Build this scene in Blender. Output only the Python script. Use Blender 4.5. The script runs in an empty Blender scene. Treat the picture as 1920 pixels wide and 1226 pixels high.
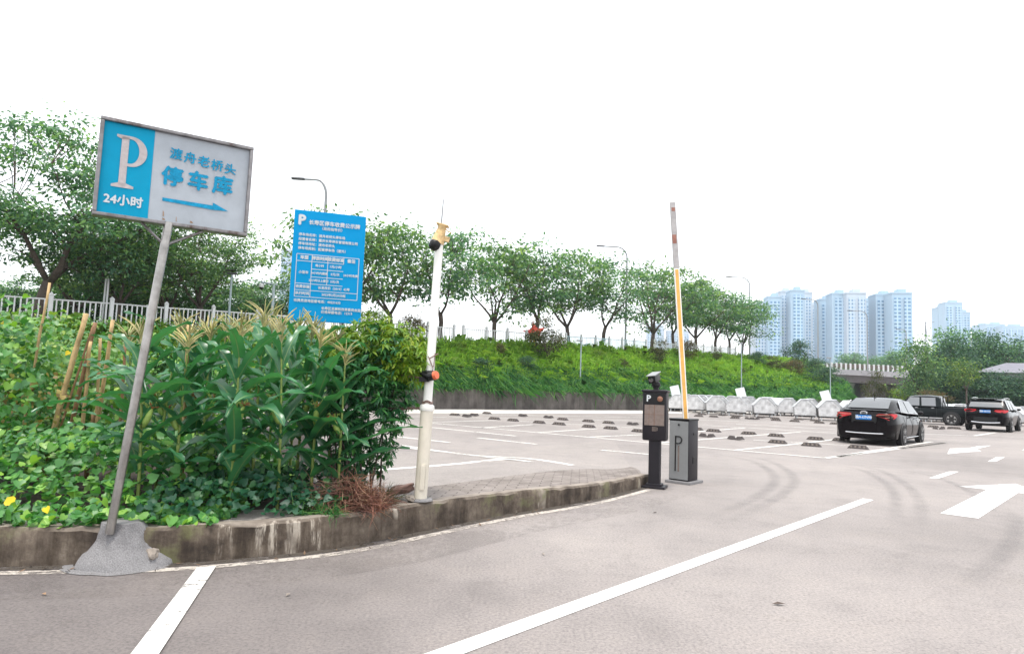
import bpy, bmesh, math, random
import numpy as np
from mathutils import Vector, Matrix, noise

scene = bpy.context.scene
COL = scene.collection
rad = math.radians

# ------------------------------------------------------------------ camera
FPX, IW, IH = 1250.0, 1920.0, 1226.0
EYE = 1.5
PITCH, ROLL = math.atan(107.9 / FPX), math.atan(0.035)
F = Vector((0, math.cos(PITCH), math.sin(PITCH)))
R0, U0 = Vector((1, 0, 0)), Vector((0, -math.sin(PITCH), math.cos(PITCH)))
RT = R0 * math.cos(ROLL) + U0 * math.sin(ROLL)
UP = U0 * math.cos(ROLL) - R0 * math.sin(ROLL)
CAMP = Vector((0, 0, EYE))
cam = bpy.data.cameras.new('camera'); camo = bpy.data.objects.new('camera', cam); COL.objects.link(camo)
cam.sensor_width = 36; cam.lens = 36 * FPX / IW; cam.clip_start = 0.05; cam.clip_end = 5000
mw = Matrix((RT, UP, -F)).transposed().to_4x4(); mw.translation = CAMP
camo.matrix_world = mw
scene.camera = camo

# ------------------------------------------------------------------ sky, sun, exposure
SUN_EL, SUN_AZ = 76.0, 200.0          # degrees; azimuth clockwise from +Y (sun behind the camera)
world = bpy.data.worlds.new('World'); scene.world = world; world.use_nodes = True
nt = world.node_tree; nt.nodes.clear()
out = nt.nodes.new('ShaderNodeOutputWorld'); bg = nt.nodes.new('ShaderNodeBackground')
sky = nt.nodes.new('ShaderNodeTexSky'); sky.sky_type = 'NISHITA'; sky.sun_disc = False
sky.sun_elevation = rad(SUN_EL); sky.sun_rotation = rad(SUN_AZ); sky.dust_density = 4.0
mixw = nt.nodes.new('ShaderNodeMixRGB'); mixw.inputs[0].default_value = 0.82
mixw.inputs[2].default_value = (9.2, 9.4, 9.6, 1)      # cloud cover
bg.inputs['Strength'].default_value = 0.1
nt.links.new(sky.outputs[0], mixw.inputs[1]); nt.links.new(mixw.outputs[0], bg.inputs['Color'])
nt.links.new(bg.outputs[0], out.inputs[0])
sl = bpy.data.lights.new('sun', 'SUN'); sl.energy = 1.5; sl.angle = rad(10); sl.color = (1, .95, .87)
so = bpy.data.objects.new('sun', sl); COL.objects.link(so)
az, el = rad(SUN_AZ), rad(SUN_EL)
sdir = Vector((math.sin(az) * math.cos(el), math.cos(az) * math.cos(el), math.sin(el)))
so.rotation_euler = sdir.to_track_quat('Z', 'Y').to_euler(); so.location = sdir * 60
scene.view_settings.view_transform = 'Standard'; scene.view_settings.look = 'None'
scene.view_settings.exposure = 1.2; scene.view_settings.gamma = 1
scene.render.film_transparent = False
try:
    scene.cycles.max_bounces = 6; scene.cycles.diffuse_bounces = 3; scene.cycles.glossy_bounces = 2
    scene.cycles.transmission_bounces = 3; scene.cycles.transparent_max_bounces = 6; scene.cycles.volume_bounces = 1
    scene.cycles.use_denoising = True
except Exception:
    pass

# ------------------------------------------------------------------ helpers
def ray(px, py):
    return F + RT * ((px - IW / 2) / FPX) + UP * ((IH / 2 - py) / FPX)
def G(px, py, z=0.0):                      # the point of the level z seen at a pixel
    d = ray(px, py); return CAMP + d * ((z - EYE) / d.z)
def P(px, py, y):                          # the point at distance y seen at a pixel
    d = ray(px, py); return CAMP + d * (y / d.y)
def sm(a, b, x):
    t = min(1, max(0, (x - a) / (b - a))); return t * t * (3 - 2 * t)
def heading(deg):
    a = rad(deg); return Vector((math.sin(a), math.cos(a), 0))
HD = 43.0
DV = heading(HD); NV = Vector((-DV.y, DV.x, 0))

def tag(o, label=None, cat=None, group=None, kind=None):
    if label: o['label'] = label
    if cat: o['category'] = cat
    if group: o['group'] = group
    if kind: o['kind'] = kind
    return o
def empty(name, loc=(0, 0, 0), rz=0.0, label=None, cat=None, group=None):
    o = bpy.data.objects.new(name, None); COL.objects.link(o)
    o.empty_display_size = .2; o.location = loc; o.rotation_euler = (0, 0, rz)
    return tag(o, label, cat, group)
def chain(o):
    m = Matrix.Identity(4)
    while o:
        m = o.matrix_basis @ m; o = o.parent
    return m
def kids(o): return KIDS.get(o.name, [])
KIDS = {}
def copy_tree(o, parent=None):
    c = o.copy(); COL.objects.link(c); c.parent = parent
    if parent: KIDS.setdefault(parent.name, []).append(c)
    for ch in kids(o): copy_tree(ch, c)
    return c

class MB:
    def __init__(s): s.v = []; s.f = []; s.m = []; s.uv = None
    def add(s, vs, fs, mi=0):
        n = len(s.v); s.v.extend([tuple(v) for v in vs])
        for f in fs: s.f.append(tuple(i + n for i in f)); s.m.append(mi)
        return s
    def box(s, c, size, M=None, mi=0, bev=0.0):
        x, y, z = size[0] / 2, size[1] / 2, size[2] / 2
        if bev <= 0:
            vs = [Vector((a * x, b * y, d * z)) for d in (-1, 1) for a, b in ((-1, -1), (1, -1), (1, 1), (-1, 1))]
            fs = [(3, 2, 1, 0), (4, 5, 6, 7), (0, 1, 5, 4), (1, 2, 6, 5), (2, 3, 7, 6), (3, 0, 4, 7)]
        else:
            bm = bmesh.new(); bmesh.ops.create_cube(bm, size=1)
            bmesh.ops.scale(bm, vec=size, verts=bm.verts)
            bmesh.ops.bevel(bm, geom=list(bm.edges), offset=bev, segments=2, affect='EDGES', profile=.6)
            bm.verts.index_update()
            vs = [v.co.copy() for v in bm.verts]; fs = [tuple(v.index for v in f.verts) for f in bm.faces]; bm.free()
        c = Vector(c)
        vs = [(M @ v if M else v) + c for v in vs]
        return s.add(vs, fs, mi)
    def tube(s, pts, r, n=8, mi=0, cap=True):
        pts = [Vector(p) for p in pts]
        rs = r if isinstance(r, (list, tuple)) else [r] * len(pts)
        vs, fs = [], []; ref = None
        for i, p in enumerate(pts):
            d = (pts[min(i + 1, len(pts) - 1)] - pts[max(i - 1, 0)])
            d = d.normalized() if d.length > 1e-9 else Vector((0, 0, 1))
            if ref is None: ref = Vector((1, 0, 0)) if abs(d.x) < .9 else Vector((0, 1, 0))
            a = (ref - d * ref.dot(d)).normalized(); b = d.cross(a); ref = a
            for k in range(n):
                t = 2 * math.pi * k / n
                vs.append(p + (a * math.cos(t) + b * math.sin(t)) * rs[i])
        for i in range(len(pts) - 1):
            for k in range(n):
                k2 = (k + 1) % n
                fs.append((i * n + k, i * n + k2, (i + 1) * n + k2, (i + 1) * n + k))
        if cap:
            fs.append(tuple(range(n - 1, -1, -1))); fs.append(tuple((len(pts) - 1) * n + k for k in range(n)))
        return s.add(vs, fs, mi)
    def lathe(s, prof, n=16, M=None, mi=0):
        vs, fs = [], []
        for r, z in prof:
            for k in range(n):
                t = 2 * math.pi * k / n; vs.append(Vector((r * math.cos(t), r * math.sin(t), z)))
        for i in range(len(prof) - 1):
            for k in range(n):
                k2 = (k + 1) % n; fs.append((i * n + k, i * n + k2, (i + 1) * n + k2, (i + 1) * n + k))
        fs.append(tuple(range(n - 1, -1, -1))); fs.append(tuple((len(prof) - 1) * n + k for k in range(n)))
        if M: vs = [M @ v for v in vs]
        return s.add(vs, fs, mi)
    def grid(s, rows, mi=0):
        n = len(rows[0]); vs = [p for r in rows for p in r]
        fs = [(i * n + j, i * n + j + 1, (i + 1) * n + j + 1, (i + 1) * n + j) for i in range(len(rows) - 1) for j in range(n - 1)]
        return s.add(vs, fs, mi)
    def poly(s, pts, mi=0): return s.add(pts, [tuple(range(len(pts)))], mi)
    def prism(s, pts, ext, mi=0):          # a polygon thickened along ext
        n = len(pts); a = [Vector(p) for p in pts]; b = [p + Vector(ext) for p in a]
        fs = [tuple(range(n - 1, -1, -1)), tuple(range(n, 2 * n))] + [(i, (i + 1) % n, n + (i + 1) % n, n + i) for i in range(n)]
        return s.add(a + b, fs, mi)
    def build(s, name, mats, parent=None, smooth=False, world=False, fix=False):
        me = bpy.data.meshes.new(name)
        v = s.v
        if world and parent is not None:
            im = chain(parent).inverted(); v = [tuple(im @ Vector(p)) for p in v]
        me.from_pydata(v, [], s.f)
        if not isinstance(mats, (list, tuple)): mats = [mats]
        for m in mats: me.materials.append(m)
        if len(mats) > 1: me.polygons.foreach_set('material_index', s.m)
        if fix:
            bm = bmesh.new(); bm.from_mesh(me); bmesh.ops.recalc_face_normals(bm, faces=bm.faces); bm.to_mesh(me); bm.free()
        if smooth:
            me.polygons.foreach_set('use_smooth', [True] * len(me.polygons))
            if smooth != 'all': me.set_sharp_from_angle(angle=rad(38))
        if s.uv is not None:
            ul = me.uv_layers.new(name='UVMap')
            for lp in me.loops: ul.data[lp.index].uv = s.uv[lp.vertex_index]
        me.update()
        o = bpy.data.objects.new(name, me); COL.objects.link(o); o.parent = parent
        if parent is not None: KIDS.setdefault(parent.name, []).append(o)
        return o

def raw_mesh(name, verts, faces_flat, nper, mats, parent=None, midx=None, smooth=False):
    """numpy: verts (N,3), faces (M,nper)"""
    me = bpy.data.meshes.new(name); nf = len(faces_flat)
    me.vertices.add(len(verts)); me.vertices.foreach_set('co', np.asarray(verts, dtype=np.float32).ravel())
    me.loops.add(nf * nper); me.loops.foreach_set('vertex_index', np.asarray(faces_flat, dtype=np.int32).ravel())
    me.polygons.add(nf)
    me.polygons.foreach_set('loop_start', np.arange(0, nf * nper, nper, dtype=np.int32))
    me.polygons.foreach_set('loop_total', np.full(nf, nper, dtype=np.int32))
    if not isinstance(mats, (list, tuple)): mats = [mats]
    for m in mats: me.materials.append(m)
    if midx is not None: me.polygons.foreach_set('material_index', np.asarray(midx, dtype=np.int32))
    if smooth: me.polygons.foreach_set('use_smooth', np.ones(nf, dtype=bool))
    me.update(calc_edges=True); me.validate()
    o = bpy.data.objects.new(name, me); COL.objects.link(o); o.parent = parent
    if parent is not None: KIDS.setdefault(parent.name, []).append(o)
    return o

def unit(a): return a / np.maximum(np.linalg.norm(a, axis=1, keepdims=True), 1e-9)
def leaf_arrays(rng, C, D, L, W, updir=0.6, fold=0.25):
    """leaves at C pointing along D (unit); returns verts/faces, two triangle-quads folded on the midrib"""
    n = len(C); D = unit(D)
    side = unit(np.cross(D, np.tile(np.array([0, 0, 1.0]), (n, 1)) * updir + rng.normal(size=(n, 3)) * (1 - updir)))
    nor = np.cross(side, D)
    L = np.asarray(L).reshape(-1, 1) * np.ones((n, 1)); W = np.asarray(W).reshape(-1, 1) * np.ones((n, 1))
    base = C; tip = C + D * L - nor * L * .12
    mid = C + D * L * .45 + nor * W * 0.0
    s1 = C + D * L * .4 + side * W * .5 + nor * W * fold; s2 = C + D * L * .4 - side * W * .5 + nor * W * fold
    V = np.stack([base, s1, tip, s2, mid], 1).reshape(-1, 3)
    o = (np.arange(n) * 5)[:, None]
    Fc = np.concatenate([o + np.array([[0, 4, 1, 1]]) * 0 + np.array([[0, 1, 2, 4]]), o + np.array([[0, 4, 2, 3]])], 0)
    return V, Fc

# ------------------------------------------------------------------ materials
def new_mat(name):
    m = bpy.data.materials.new(name); m.use_nodes = True; n = m.node_tree; n.nodes.clear()
    o = n.nodes.new('ShaderNodeOutputMaterial'); b = n.nodes.new('ShaderNodeBsdfPrincipled')
    n.links.new(b.outputs[0], o.inputs[0]); return m, n, b, o
def c4(c): return (c[0], c[1], c[2], 1)
def noise_node(n, scale, detail=4, rough=.6, coord='Object', stretch=None):
    tc = n.nodes.new('ShaderNodeTexCoord'); t = n.nodes.new('ShaderNodeTexNoise')
    t.inputs['Scale'].default_value = scale; t.inputs['Detail'].default_value = detail; t.inputs['Roughness'].default_value = rough
    if stretch:
        mp = n.nodes.new('ShaderNodeMapping'); mp.inputs['Scale'].default_value = stretch
        n.links.new(tc.outputs[coord], mp.inputs[0]); n.links.new(mp.outputs[0], t.inputs['Vector'])
    else: n.links.new(tc.outputs[coord], t.inputs['Vector'])
    return t
def ramp(n, src, stops):
    r = n.nodes.new('ShaderNodeValToRGB'); e = r.color_ramp.elements
    while len(e) < len(stops): e.new(.5)
    for i, (p, c) in enumerate(stops): e[i].position = p; e[i].color = c4(c) if len(c) == 3 else c
    n.links.new(src, r.inputs[0]); return r
def mixrgb(n, a, b, fac, mode='MIX'):
    x = n.nodes.new('ShaderNodeMixRGB'); x.blend_type = mode
    for i, s in ((1, a), (2, b)):
        if isinstance(s, tuple): x.inputs[i].default_value = c4(s)
        else: n.links.new(s, x.inputs[i])
    if isinstance(fac, (int, float)): x.inputs[0].default_value = fac
    else: n.links.new(fac, x.inputs[0])
    return x.outputs[0]
def bump(n, b, src, strength=.3, dist=.01):
    k = n.nodes.new('ShaderNodeBump'); k.inputs['Strength'].default_value = strength; k.inputs['Distance'].default_value = dist
    n.links.new(src, k.inputs['Height']); n.links.new(k.outputs[0], b.inputs['Normal'])
def plain(name, c, rough=.5, metal=0.0, var=.12, scale=6, bmp=0.0, spec=.5, dirt=None, coord='Object'):
    m, n, b, o = new_mat(name)
    t = noise_node(n, scale, 5, .65, coord)
    lo = tuple(x * (1 - var) for x in c); hi = tuple(min(1, x * (1 + var)) for x in c)
    r = ramp(n, t.outputs[0], [(.3, lo), (.7, hi)]); src = r.outputs[0]
    if dirt:
        t2 = noise_node(n, scale * .6, 6, .7, coord, (1, 1, .3))
        d = ramp(n, t2.outputs[0], [(dirt[1], (0, 0, 0)), (dirt[1] + .12, (1, 1, 1))])
        src = mixrgb(n, src, dirt[0], d.outputs[0])
    n.links.new(src, b.inputs['Base Color'])
    b.inputs['Roughness'].default_value = rough; b.inputs['Metallic'].default_value = metal
    b.inputs['Specular IOR Level'].default_value = spec
    if bmp: bump(n, b, t.outputs[0], bmp, .01)
    return m
def foliage(name, c1, c2, c3=None, clump=1.2, rough=.5, trans=.3, spec=.35):
    m, n, b, o = new_mat(name)
    g = n.nodes.new('ShaderNodeNewGeometry')
    r = ramp(n, g.outputs['Random Per Island'], [(0, c1), (.7, c2), (1, c3 or c2)])
    t = noise_node(n, clump, 3, .6)
    k = ramp(n, t.outputs[0], [(.35, (.62, .70, .70)), (.65, (1.25, 1.2, 1.05))])
    col = mixrgb(n, r.outputs[0], k.outputs[0], 1.0, 'MULTIPLY')
    n.links.new(col, b.inputs['Base Color']); b.inputs['Roughness'].default_value = rough
    b.inputs['Specular IOR Level'].default_value = spec
    tr = n.nodes.new('ShaderNodeBsdfTranslucent'); mx = n.nodes.new('ShaderNodeMixShader')
    tc = mixrgb(n, col, (1.15, 1.25, .55), 1.0, 'MULTIPLY')
    n.links.new(tc, tr.inputs[0]); mx.inputs[0].default_value = trans
    n.links.new(b.outputs[0], mx.inputs[1]); n.links.new(tr.outputs[0], mx.inputs[2]); n.links.new(mx.outputs[0], o.inputs[0])
    return m
def asphalt(name, base, tint, patch=.25, grain=46, dark_left=False):
    m, n, b, o = new_mat(name)
    big = noise_node(n, .22, 5, .6); mid = noise_node(n, 1.7, 6, .7); fine = noise_node(n, grain, 3, .8)
    lo = tuple(x * (1 - patch) for x in base)
    c = ramp(n, big.outputs[0], [(.3, lo), (.5, base), (.72, tint)]).outputs[0]
    k = ramp(n, mid.outputs[0], [(.28, (.84, .84, .845)), (.5, (1, 1, 1)), (.75, (1.08, 1.07, 1.05))]).outputs[0]
    c = mixrgb(n, c, k, 1.0, 'MULTIPLY')
    k2 = ramp(n, fine.outputs[0], [(.28, (.48, .48, .5)), (.5, (1.0, 1.0, 1.0)), (.74, (1.45, 1.42, 1.38))]).outputs[0]
    c = mixrgb(n, c, k2, .8, 'MULTIPLY')
    # fine cracks
    v = n.nodes.new('ShaderNodeTexVoronoi'); v.feature = 'DISTANCE_TO_EDGE'; v.inputs['Scale'].default_value = .55
    tc = n.nodes.new('ShaderNodeTexCoord'); wn = noise_node(n, 2.5, 5, .7)
    ad = n.nodes.new('ShaderNodeVectorMath'); ad.operation = 'MULTIPLY_ADD'
    ad.inputs[1].default_value = (.7, .7, .7); n.links.new(wn.outputs['Color'], ad.inputs[0]); n.links.new(tc.outputs['Object'], ad.inputs[2])
    n.links.new(ad.outputs[0], v.inputs['Vector'])
    cr = ramp(n, v.outputs['Distance'], [(0, (.72, .71, .7)), (.006, (1, 1, 1))]).outputs[0]
    c = mixrgb(n, c, cr, .55, 'MULTIPLY')
    if dark_left:                                     # road colour darker towards the near left, uneven by the broad noise
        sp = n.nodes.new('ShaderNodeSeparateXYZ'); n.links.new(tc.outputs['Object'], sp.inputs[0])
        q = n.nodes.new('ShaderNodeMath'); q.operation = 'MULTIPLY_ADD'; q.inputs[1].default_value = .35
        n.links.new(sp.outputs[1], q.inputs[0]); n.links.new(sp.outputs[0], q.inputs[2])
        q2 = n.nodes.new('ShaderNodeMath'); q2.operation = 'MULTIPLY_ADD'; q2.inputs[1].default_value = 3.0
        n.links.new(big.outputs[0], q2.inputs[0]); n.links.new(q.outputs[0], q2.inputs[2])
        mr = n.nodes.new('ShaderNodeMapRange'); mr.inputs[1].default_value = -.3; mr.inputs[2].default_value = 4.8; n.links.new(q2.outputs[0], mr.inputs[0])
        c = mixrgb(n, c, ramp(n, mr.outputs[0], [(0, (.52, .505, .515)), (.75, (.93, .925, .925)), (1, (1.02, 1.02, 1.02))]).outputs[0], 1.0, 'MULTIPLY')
    n.links.new(c, b.inputs['Base Color']); b.inputs['Roughness'].default_value = .8; b.inputs['Specular IOR Level'].default_value = .3
    bump(n, b, fine.outputs[0], .35, .006)
    return m

M = {}
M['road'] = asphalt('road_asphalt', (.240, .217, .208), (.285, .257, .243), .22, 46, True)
M['lot'] = asphalt('lot_concrete', (.260, .235, .223), (.295, .266, .250), .14)
def worn_paint(name, keep, col=(.62, .60, .57), amax=1.0, lo=.15):
    m, n, b, o = new_mat(name)
    t = noise_node(n, 14, 6, .75); t2 = noise_node(n, 1.3, 3, .6)
    a = n.nodes.new('ShaderNodeMath'); a.operation = 'ADD'; n.links.new(t.outputs[0], a.inputs[0])
    mu = n.nodes.new('ShaderNodeMath'); mu.operation = 'MULTIPLY'; mu.inputs[1].default_value = .6
    n.links.new(t2.outputs[0], mu.inputs[0]); n.links.new(mu.outputs[0], a.inputs[1])
    al = ramp(n, a.outputs[0], [(keep, (amax,) * 3), (keep + .14, (lo,) * 3)])
    tr = n.nodes.new('ShaderNodeBsdfTransparent'); mx = n.nodes.new('ShaderNodeMixShader')
    b.inputs['Base Color'].default_value = c4(col); b.inputs['Roughness'].default_value = .7
    n.links.new(al.outputs[0], mx.inputs[0]); n.links.new(tr.outputs[0], mx.inputs[1]); n.links.new(b.outputs[0], mx.inputs[2])
    n.links.new(mx.outputs[0], o.inputs[0]); return m
M['worn'] = worn_paint('worn_paint', .82)
M['marking'] = worn_paint('road_paint', .90, (.66, .65, .63), 1, .3)
M['near_paint'] = worn_paint('near_paint', .88)
M['edge_paint'] = worn_paint('edge_paint', .76, (.46, .415, .37))
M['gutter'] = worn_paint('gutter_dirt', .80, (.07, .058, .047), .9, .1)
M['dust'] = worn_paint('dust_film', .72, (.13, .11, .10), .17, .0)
def tyre_mat():
    m, n, b, o = new_mat('tyre_rubber_mark')
    t = noise_node(n, 3.0, 5, .7); 
    uv = n.nodes.new('ShaderNodeUVMap'); sp = n.nodes.new('ShaderNodeSeparateXYZ'); n.links.new(uv.outputs[0], sp.inputs[0])
    w = ramp(n, sp.outputs[0], [(0, (0, 0, 0)), (.35, (1, 1, 1)), (.65, (1, 1, 1)), (1, (0, 0, 0))])
    e = ramp(n, sp.outputs[1], [(0, (0, 0, 0)), (.25, (1, 1, 1)), (.75, (1, 1, 1)), (1, (0, 0, 0))])
    k = ramp(n, t.outputs[0], [(.3, (.03, .03, .03)), (.7, (.25, .25, .25))])
    a = mixrgb(n, w.outputs[0], e.outputs[0], 1.0, 'MULTIPLY'); a = mixrgb(n, a, k.outputs[0], 1.0, 'MULTIPLY')
    tr = n.nodes.new('ShaderNodeBsdfTransparent'); mx = n.nodes.new('ShaderNodeMixShader')
    b.inputs['Base Color'].default_value = (.14, .135, .14, 1); b.inputs['Roughness'].default_value = .8
    n.links.new(a, mx.inputs[0]); n.links.new(tr.outputs[0], mx.inputs[1]); n.links.new(b.outputs[0], mx.inputs[2])
    n.links.new(mx.outputs[0], o.inputs[0]); return m
M['tyre_mark'] = tyre_mat()
def kerb_mat():
    m, n, b, o = new_mat('old_kerb_concrete')
    a = noise_node(n, 3.2, 7, .72); s = noise_node(n, 2.2, 6, .7, 'Object', (2.6, 2.6, .35)); g = noise_node(n, 1.1, 4, .6)
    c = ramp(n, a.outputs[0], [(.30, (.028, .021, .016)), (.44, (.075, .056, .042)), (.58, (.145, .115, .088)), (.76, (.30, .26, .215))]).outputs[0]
    st = ramp(n, s.outputs[0], [(.38, (.40, .36, .32)), (.55, (1, 1, 1))]).outputs[0]
    c = mixrgb(n, c, st, .9, 'MULTIPLY')
    bl = ramp(n, s.outputs[0], [(.54, (0, 0, 0)), (.60, (1, 1, 1))]).outputs[0]
    gg = ramp(n, g.outputs[0], [(.5, (0, 0, 0)), (.6, (1, 1, 1))]).outputs[0]
    c = mixrgb(n, c, (.46, .41, .345), mixrgb(n, bl, gg, 1.0, 'MULTIPLY'))       # pale flaked plaster
    ms = noise_node(n, 1.6, 5, .65)
    mm = ramp(n, ms.outputs[0], [(.57, (0, 0, 0)), (.68, (.7, .7, .7))]).outputs[0]
    c = mixrgb(n, c, (.10, .115, .035), mm)                                     # moss
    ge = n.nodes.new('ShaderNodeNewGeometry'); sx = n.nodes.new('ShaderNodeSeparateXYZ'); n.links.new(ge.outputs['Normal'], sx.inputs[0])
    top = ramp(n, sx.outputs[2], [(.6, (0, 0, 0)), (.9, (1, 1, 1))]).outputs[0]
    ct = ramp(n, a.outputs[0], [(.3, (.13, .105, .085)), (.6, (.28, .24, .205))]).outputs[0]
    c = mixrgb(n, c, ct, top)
    n.links.new(c, b.inputs['Base Color']); b.inputs['Roughness'].default_value = .9
    bump(n, b, a.outputs[0], .7, .02); return m
M['kerb'] = kerb_mat()
def wall_mat():
    m, n, b, o = new_mat('stained_wall_concrete')
    a = noise_node(n, 1.2, 6, .7); s = noise_node(n, .9, 6, .7, 'Object', (2.5, 2.5, .25))
    c = ramp(n, a.outputs[0], [(.3, (.055, .048, .044)), (.55, (.115, .102, .095)), (.8, (.19, .17, .155))]).outputs[0]
    c = mixrgb(n, c, ramp(n, s.outputs[0], [(.4, (.5, .48, .47)), (.58, (1, 1, 1))]).outputs[0], .85, 'MULTIPLY')
    n.links.new(c, b.inputs['Base Color']); b.inputs['Roughness'].default_value = .9; return m
M['wall'] = wall_mat()
def paver_mat():
    m, n, b, o = new_mat('paver_bricks')
    uv = n.nodes.new('ShaderNodeUVMap'); t = n.nodes.new('ShaderNodeTexBrick'); n.links.new(uv.outputs[0], t.inputs['Vector'])
    t.inputs['Color1'].default_value = (.255, .222, .205, 1); t.inputs['Color2'].default_value = (.20, .172, .16, 1); t.inputs['Mortar'].default_value = (.085, .072, .062, 1)
    t.inputs['Scale'].default_value = 1; t.inputs['Brick Width'].default_value = .42; t.inputs['Row Height'].default_value = .105
    t.inputs['Mortar Size'].default_value = .012
    k = noise_node(n, 2.5, 5, .7); c = mixrgb(n, t.outputs[0], ramp(n, k.outputs[0], [(.3, (.6, .58, .55)), (.6, (1.1, 1.1, 1.1))]).outputs[0], .9, 'MULTIPLY')
    n.links.new(c, b.inputs['Base Color']); b.inputs['Roughness'].default_value = .9; bump(n, b, t.outputs['Fac'], -.4, .01); return m
M['paver'] = paver_mat()
M['soil'] = plain('garden_soil', (.030, .021, .016), .95, 0, .4, 9, .8)
M['grass_base'] = plain('bank_soil', (.085, .17, .03), .95, 0, .4, 2, .5)
M['stem_litter'] = plain('leaf_crumb', (.16, .10, .06), .9, 0, .4, 30)
M['cement'] = plain('rough_cement', (.20, .195, .20), .95, 0, .4, 110, .9)
M['steel'] = plain('worn_steel_tube', (.33, .315, .30), .3, .85, .3, 9, .05, .5, ((.12, .075, .055), .60))
M['frame'] = plain('tarnished_frame', (.20, .19, .192), .36, .7, .35, 9, .05, .5, ((.085, .055, .045), .54))
M['sign_white'] = plain('faded_white_panel', (.37, .405, .445), .55, 0, .10, 4, 0, .25, ((.40, .36, .29), .70))
M['sign_blue'] = plain('sky_blue_film', (.0, .275, .46), .6, 0, .07, 4, 0, .15)
M['letter_blue'] = plain('blue_lettering', (.01, .25, .44), .6, 0, .25, 30, 0, .15)
M['letter_white'] = plain('white_lettering', (.44, .40, .40), .6, 0, .14, 30, 0, .2)
M['board_blue'] = plain('board_blue_film', (.0, .26, .56), .6, 0, .04, 3, 0, .12)
M['print_white'] = plain('white_print', (.55, .58, .60), .5, 0, .03, 10)
M['rust'] = plain('rust_stain', (.27, .17, .10), .9, 0, .4, 30)
M['white_pole'] = plain('white_painted_pole', (.78, .77, .73), .4, 0, .05, 6, 0, .5, ((.50, .38, .24), .70))
M['cream_pole'] = plain('cream_pipe', (.62, .57, .48), .45, 0, .1, 5, 0, .5, ((.42, .24, .10), .66))
M['yellow_box'] = plain('weathered_yellow_plastic', (.60, .42, .20), .6, 0, .35, 26)
M['black'] = plain('black_plastic', (.008, .008, .009), .4, 0, .2, 10, 0, .3)
M['dark_metal'] = plain('dark_coated_metal', (.012, .010, .014), .42, 0, .2, 8, 0, .3)
M['orange'] = plain('orange_plastic', (.62, .13, .05), .5, 0, .15, 20)
M['screen'] = plain('dusty_screen', (.17, .132, .115), .35, 0, .2, 18)
M['lens'] = plain('copper_lens', (.25, .12, .08), .25, .3, .1, 10)
M['silver'] = plain('brushed_silver_panel', (.25, .255, .26), .45, .3, .07, 4)
M['arm_white'] = plain('arm_white_paint', (.76, .75, .72), .4, 0, .05, 8)
M['arm_orange'] = plain('arm_orange_strip', (.68, .37, .09), .5, 0, .16, 12)
M['arm_grey'] = plain('arm_grey_wrap', (.36, .345, .345), .55, 0, .2, 12)
M['red'] = plain('red_reflector', (.26, .11, .08), .6, 0, .35, 16)
M['galv'] = plain('galvanised_sheet', (.52, .52, .525), .5, .12, .22, 4.5, .4)
M['galv_lid'] = plain('galvanised_lid', (.55, .57, .59), .5, .15, .06, 4)
M['rubber'] = plain('stop_rubber', (.052, .043, .042), .85, 0, .4, 14, .3)
M['stop_edge'] = plain('dusty_rubber', (.20, .17, .15), .9, 0, .3, 14, .3)
M['carblack'] = plain('black_car_paint', (.003, .002, .003), .14, 0, .1, 3, 0, .13)
M['cargreen'] = plain('dark_green_car_paint', (.003, .006, .007), .18, 0, .1, 3, 0, .14)
for k in ('carblack', 'cargreen'):
    b = [x for x in M[k].node_tree.nodes if x.type == 'BSDF_PRINCIPLED'][0]
    b.inputs['Coat Weight'].default_value = .06; b.inputs['Coat Roughness'].default_value = .04
M['glass'] = plain('car_window_glass', (.02, .024, .028), .04, 0, .05, 3, 0, .8)
[x for x in M['glass'].node_tree.nodes if x.type == 'BSDF_PRINCIPLED'][0].inputs['IOR'].default_value = 2.1
M['tyre'] = plain('tyre_rubber', (.018, .017, .018), .85, 0, .2, 10)
M['alloy'] = plain('alloy_rim', (.58, .57, .56), .3, .6, .1, 10)
M['chrome'] = plain('chrome_trim', (.62, .62, .64), .15, 1, .05, 10)
M['tail_red'] = plain('tail_lamp_red', (.42, .012, .018), .2, 0, .1, 10)
M['plate_blue'] = plain('plate_blue', (.0, .16, .52), .5, 0, .03, 10, 0, .2)
M['bark'] = plain('tree_bark', (.085, .065, .055), .95, 0, .4, 7, .6)
M['bark_dark'] = plain('dark_bark', (.05, .038, .034), .95, 0, .4, 7, .6)
M['leaf_a'] = foliage('street_tree_leaf', (0.061, 0.137, 0.076), (0.128, 0.244, 0.12), (0.317, 0.451, 0.159), .55, .5, .42)
M['leaf_b'] = foliage('bluish_tree_leaf', (0.053, 0.131, 0.09), (0.106, 0.235, 0.144), (0.25, 0.413, 0.175), .5, .5, .42)
M['leaf_dark'] = foliage('dark_tree_leaf', (0.023, 0.073, 0.06), (0.049, 0.124, 0.086), (0.117, 0.221, 0.098), .4, .5, .35)
M['leaf_olive'] = foliage('olive_shrub_leaf', (.045, .062, .022), (.085, .098, .033), (.13, .10, .045), .8)
M['leaf_lime'] = foliage('lime_leaf', (.10, .21, .018), (.20, .33, .028), (.33, .38, .04), .8)
M['leaf_red'] = foliage('reddish_shrub_leaf', (.075, .085, .03), (.14, .11, .045), (.16, .065, .05), 1.0)
M['leaf_light'] = foliage('light_tree_leaf', (.06, .13, .05), (.11, .20, .06), (.27, .34, .08), .6, .5, .4)
M['corn_leaf'] = foliage('maize_leaf', (0.027, 0.125, 0.062), (0.053, 0.206, 0.092), (0.138, 0.338, 0.131), 2.0, .32, .32, .7)
M['corn_stalk'] = plain('maize_stalk', (.20, .27, .06), .55, 0, .3, 9)
M['midrib'] = plain('maize_midrib', (.16, .26, .09), .5, 0, .15, 9)
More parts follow.
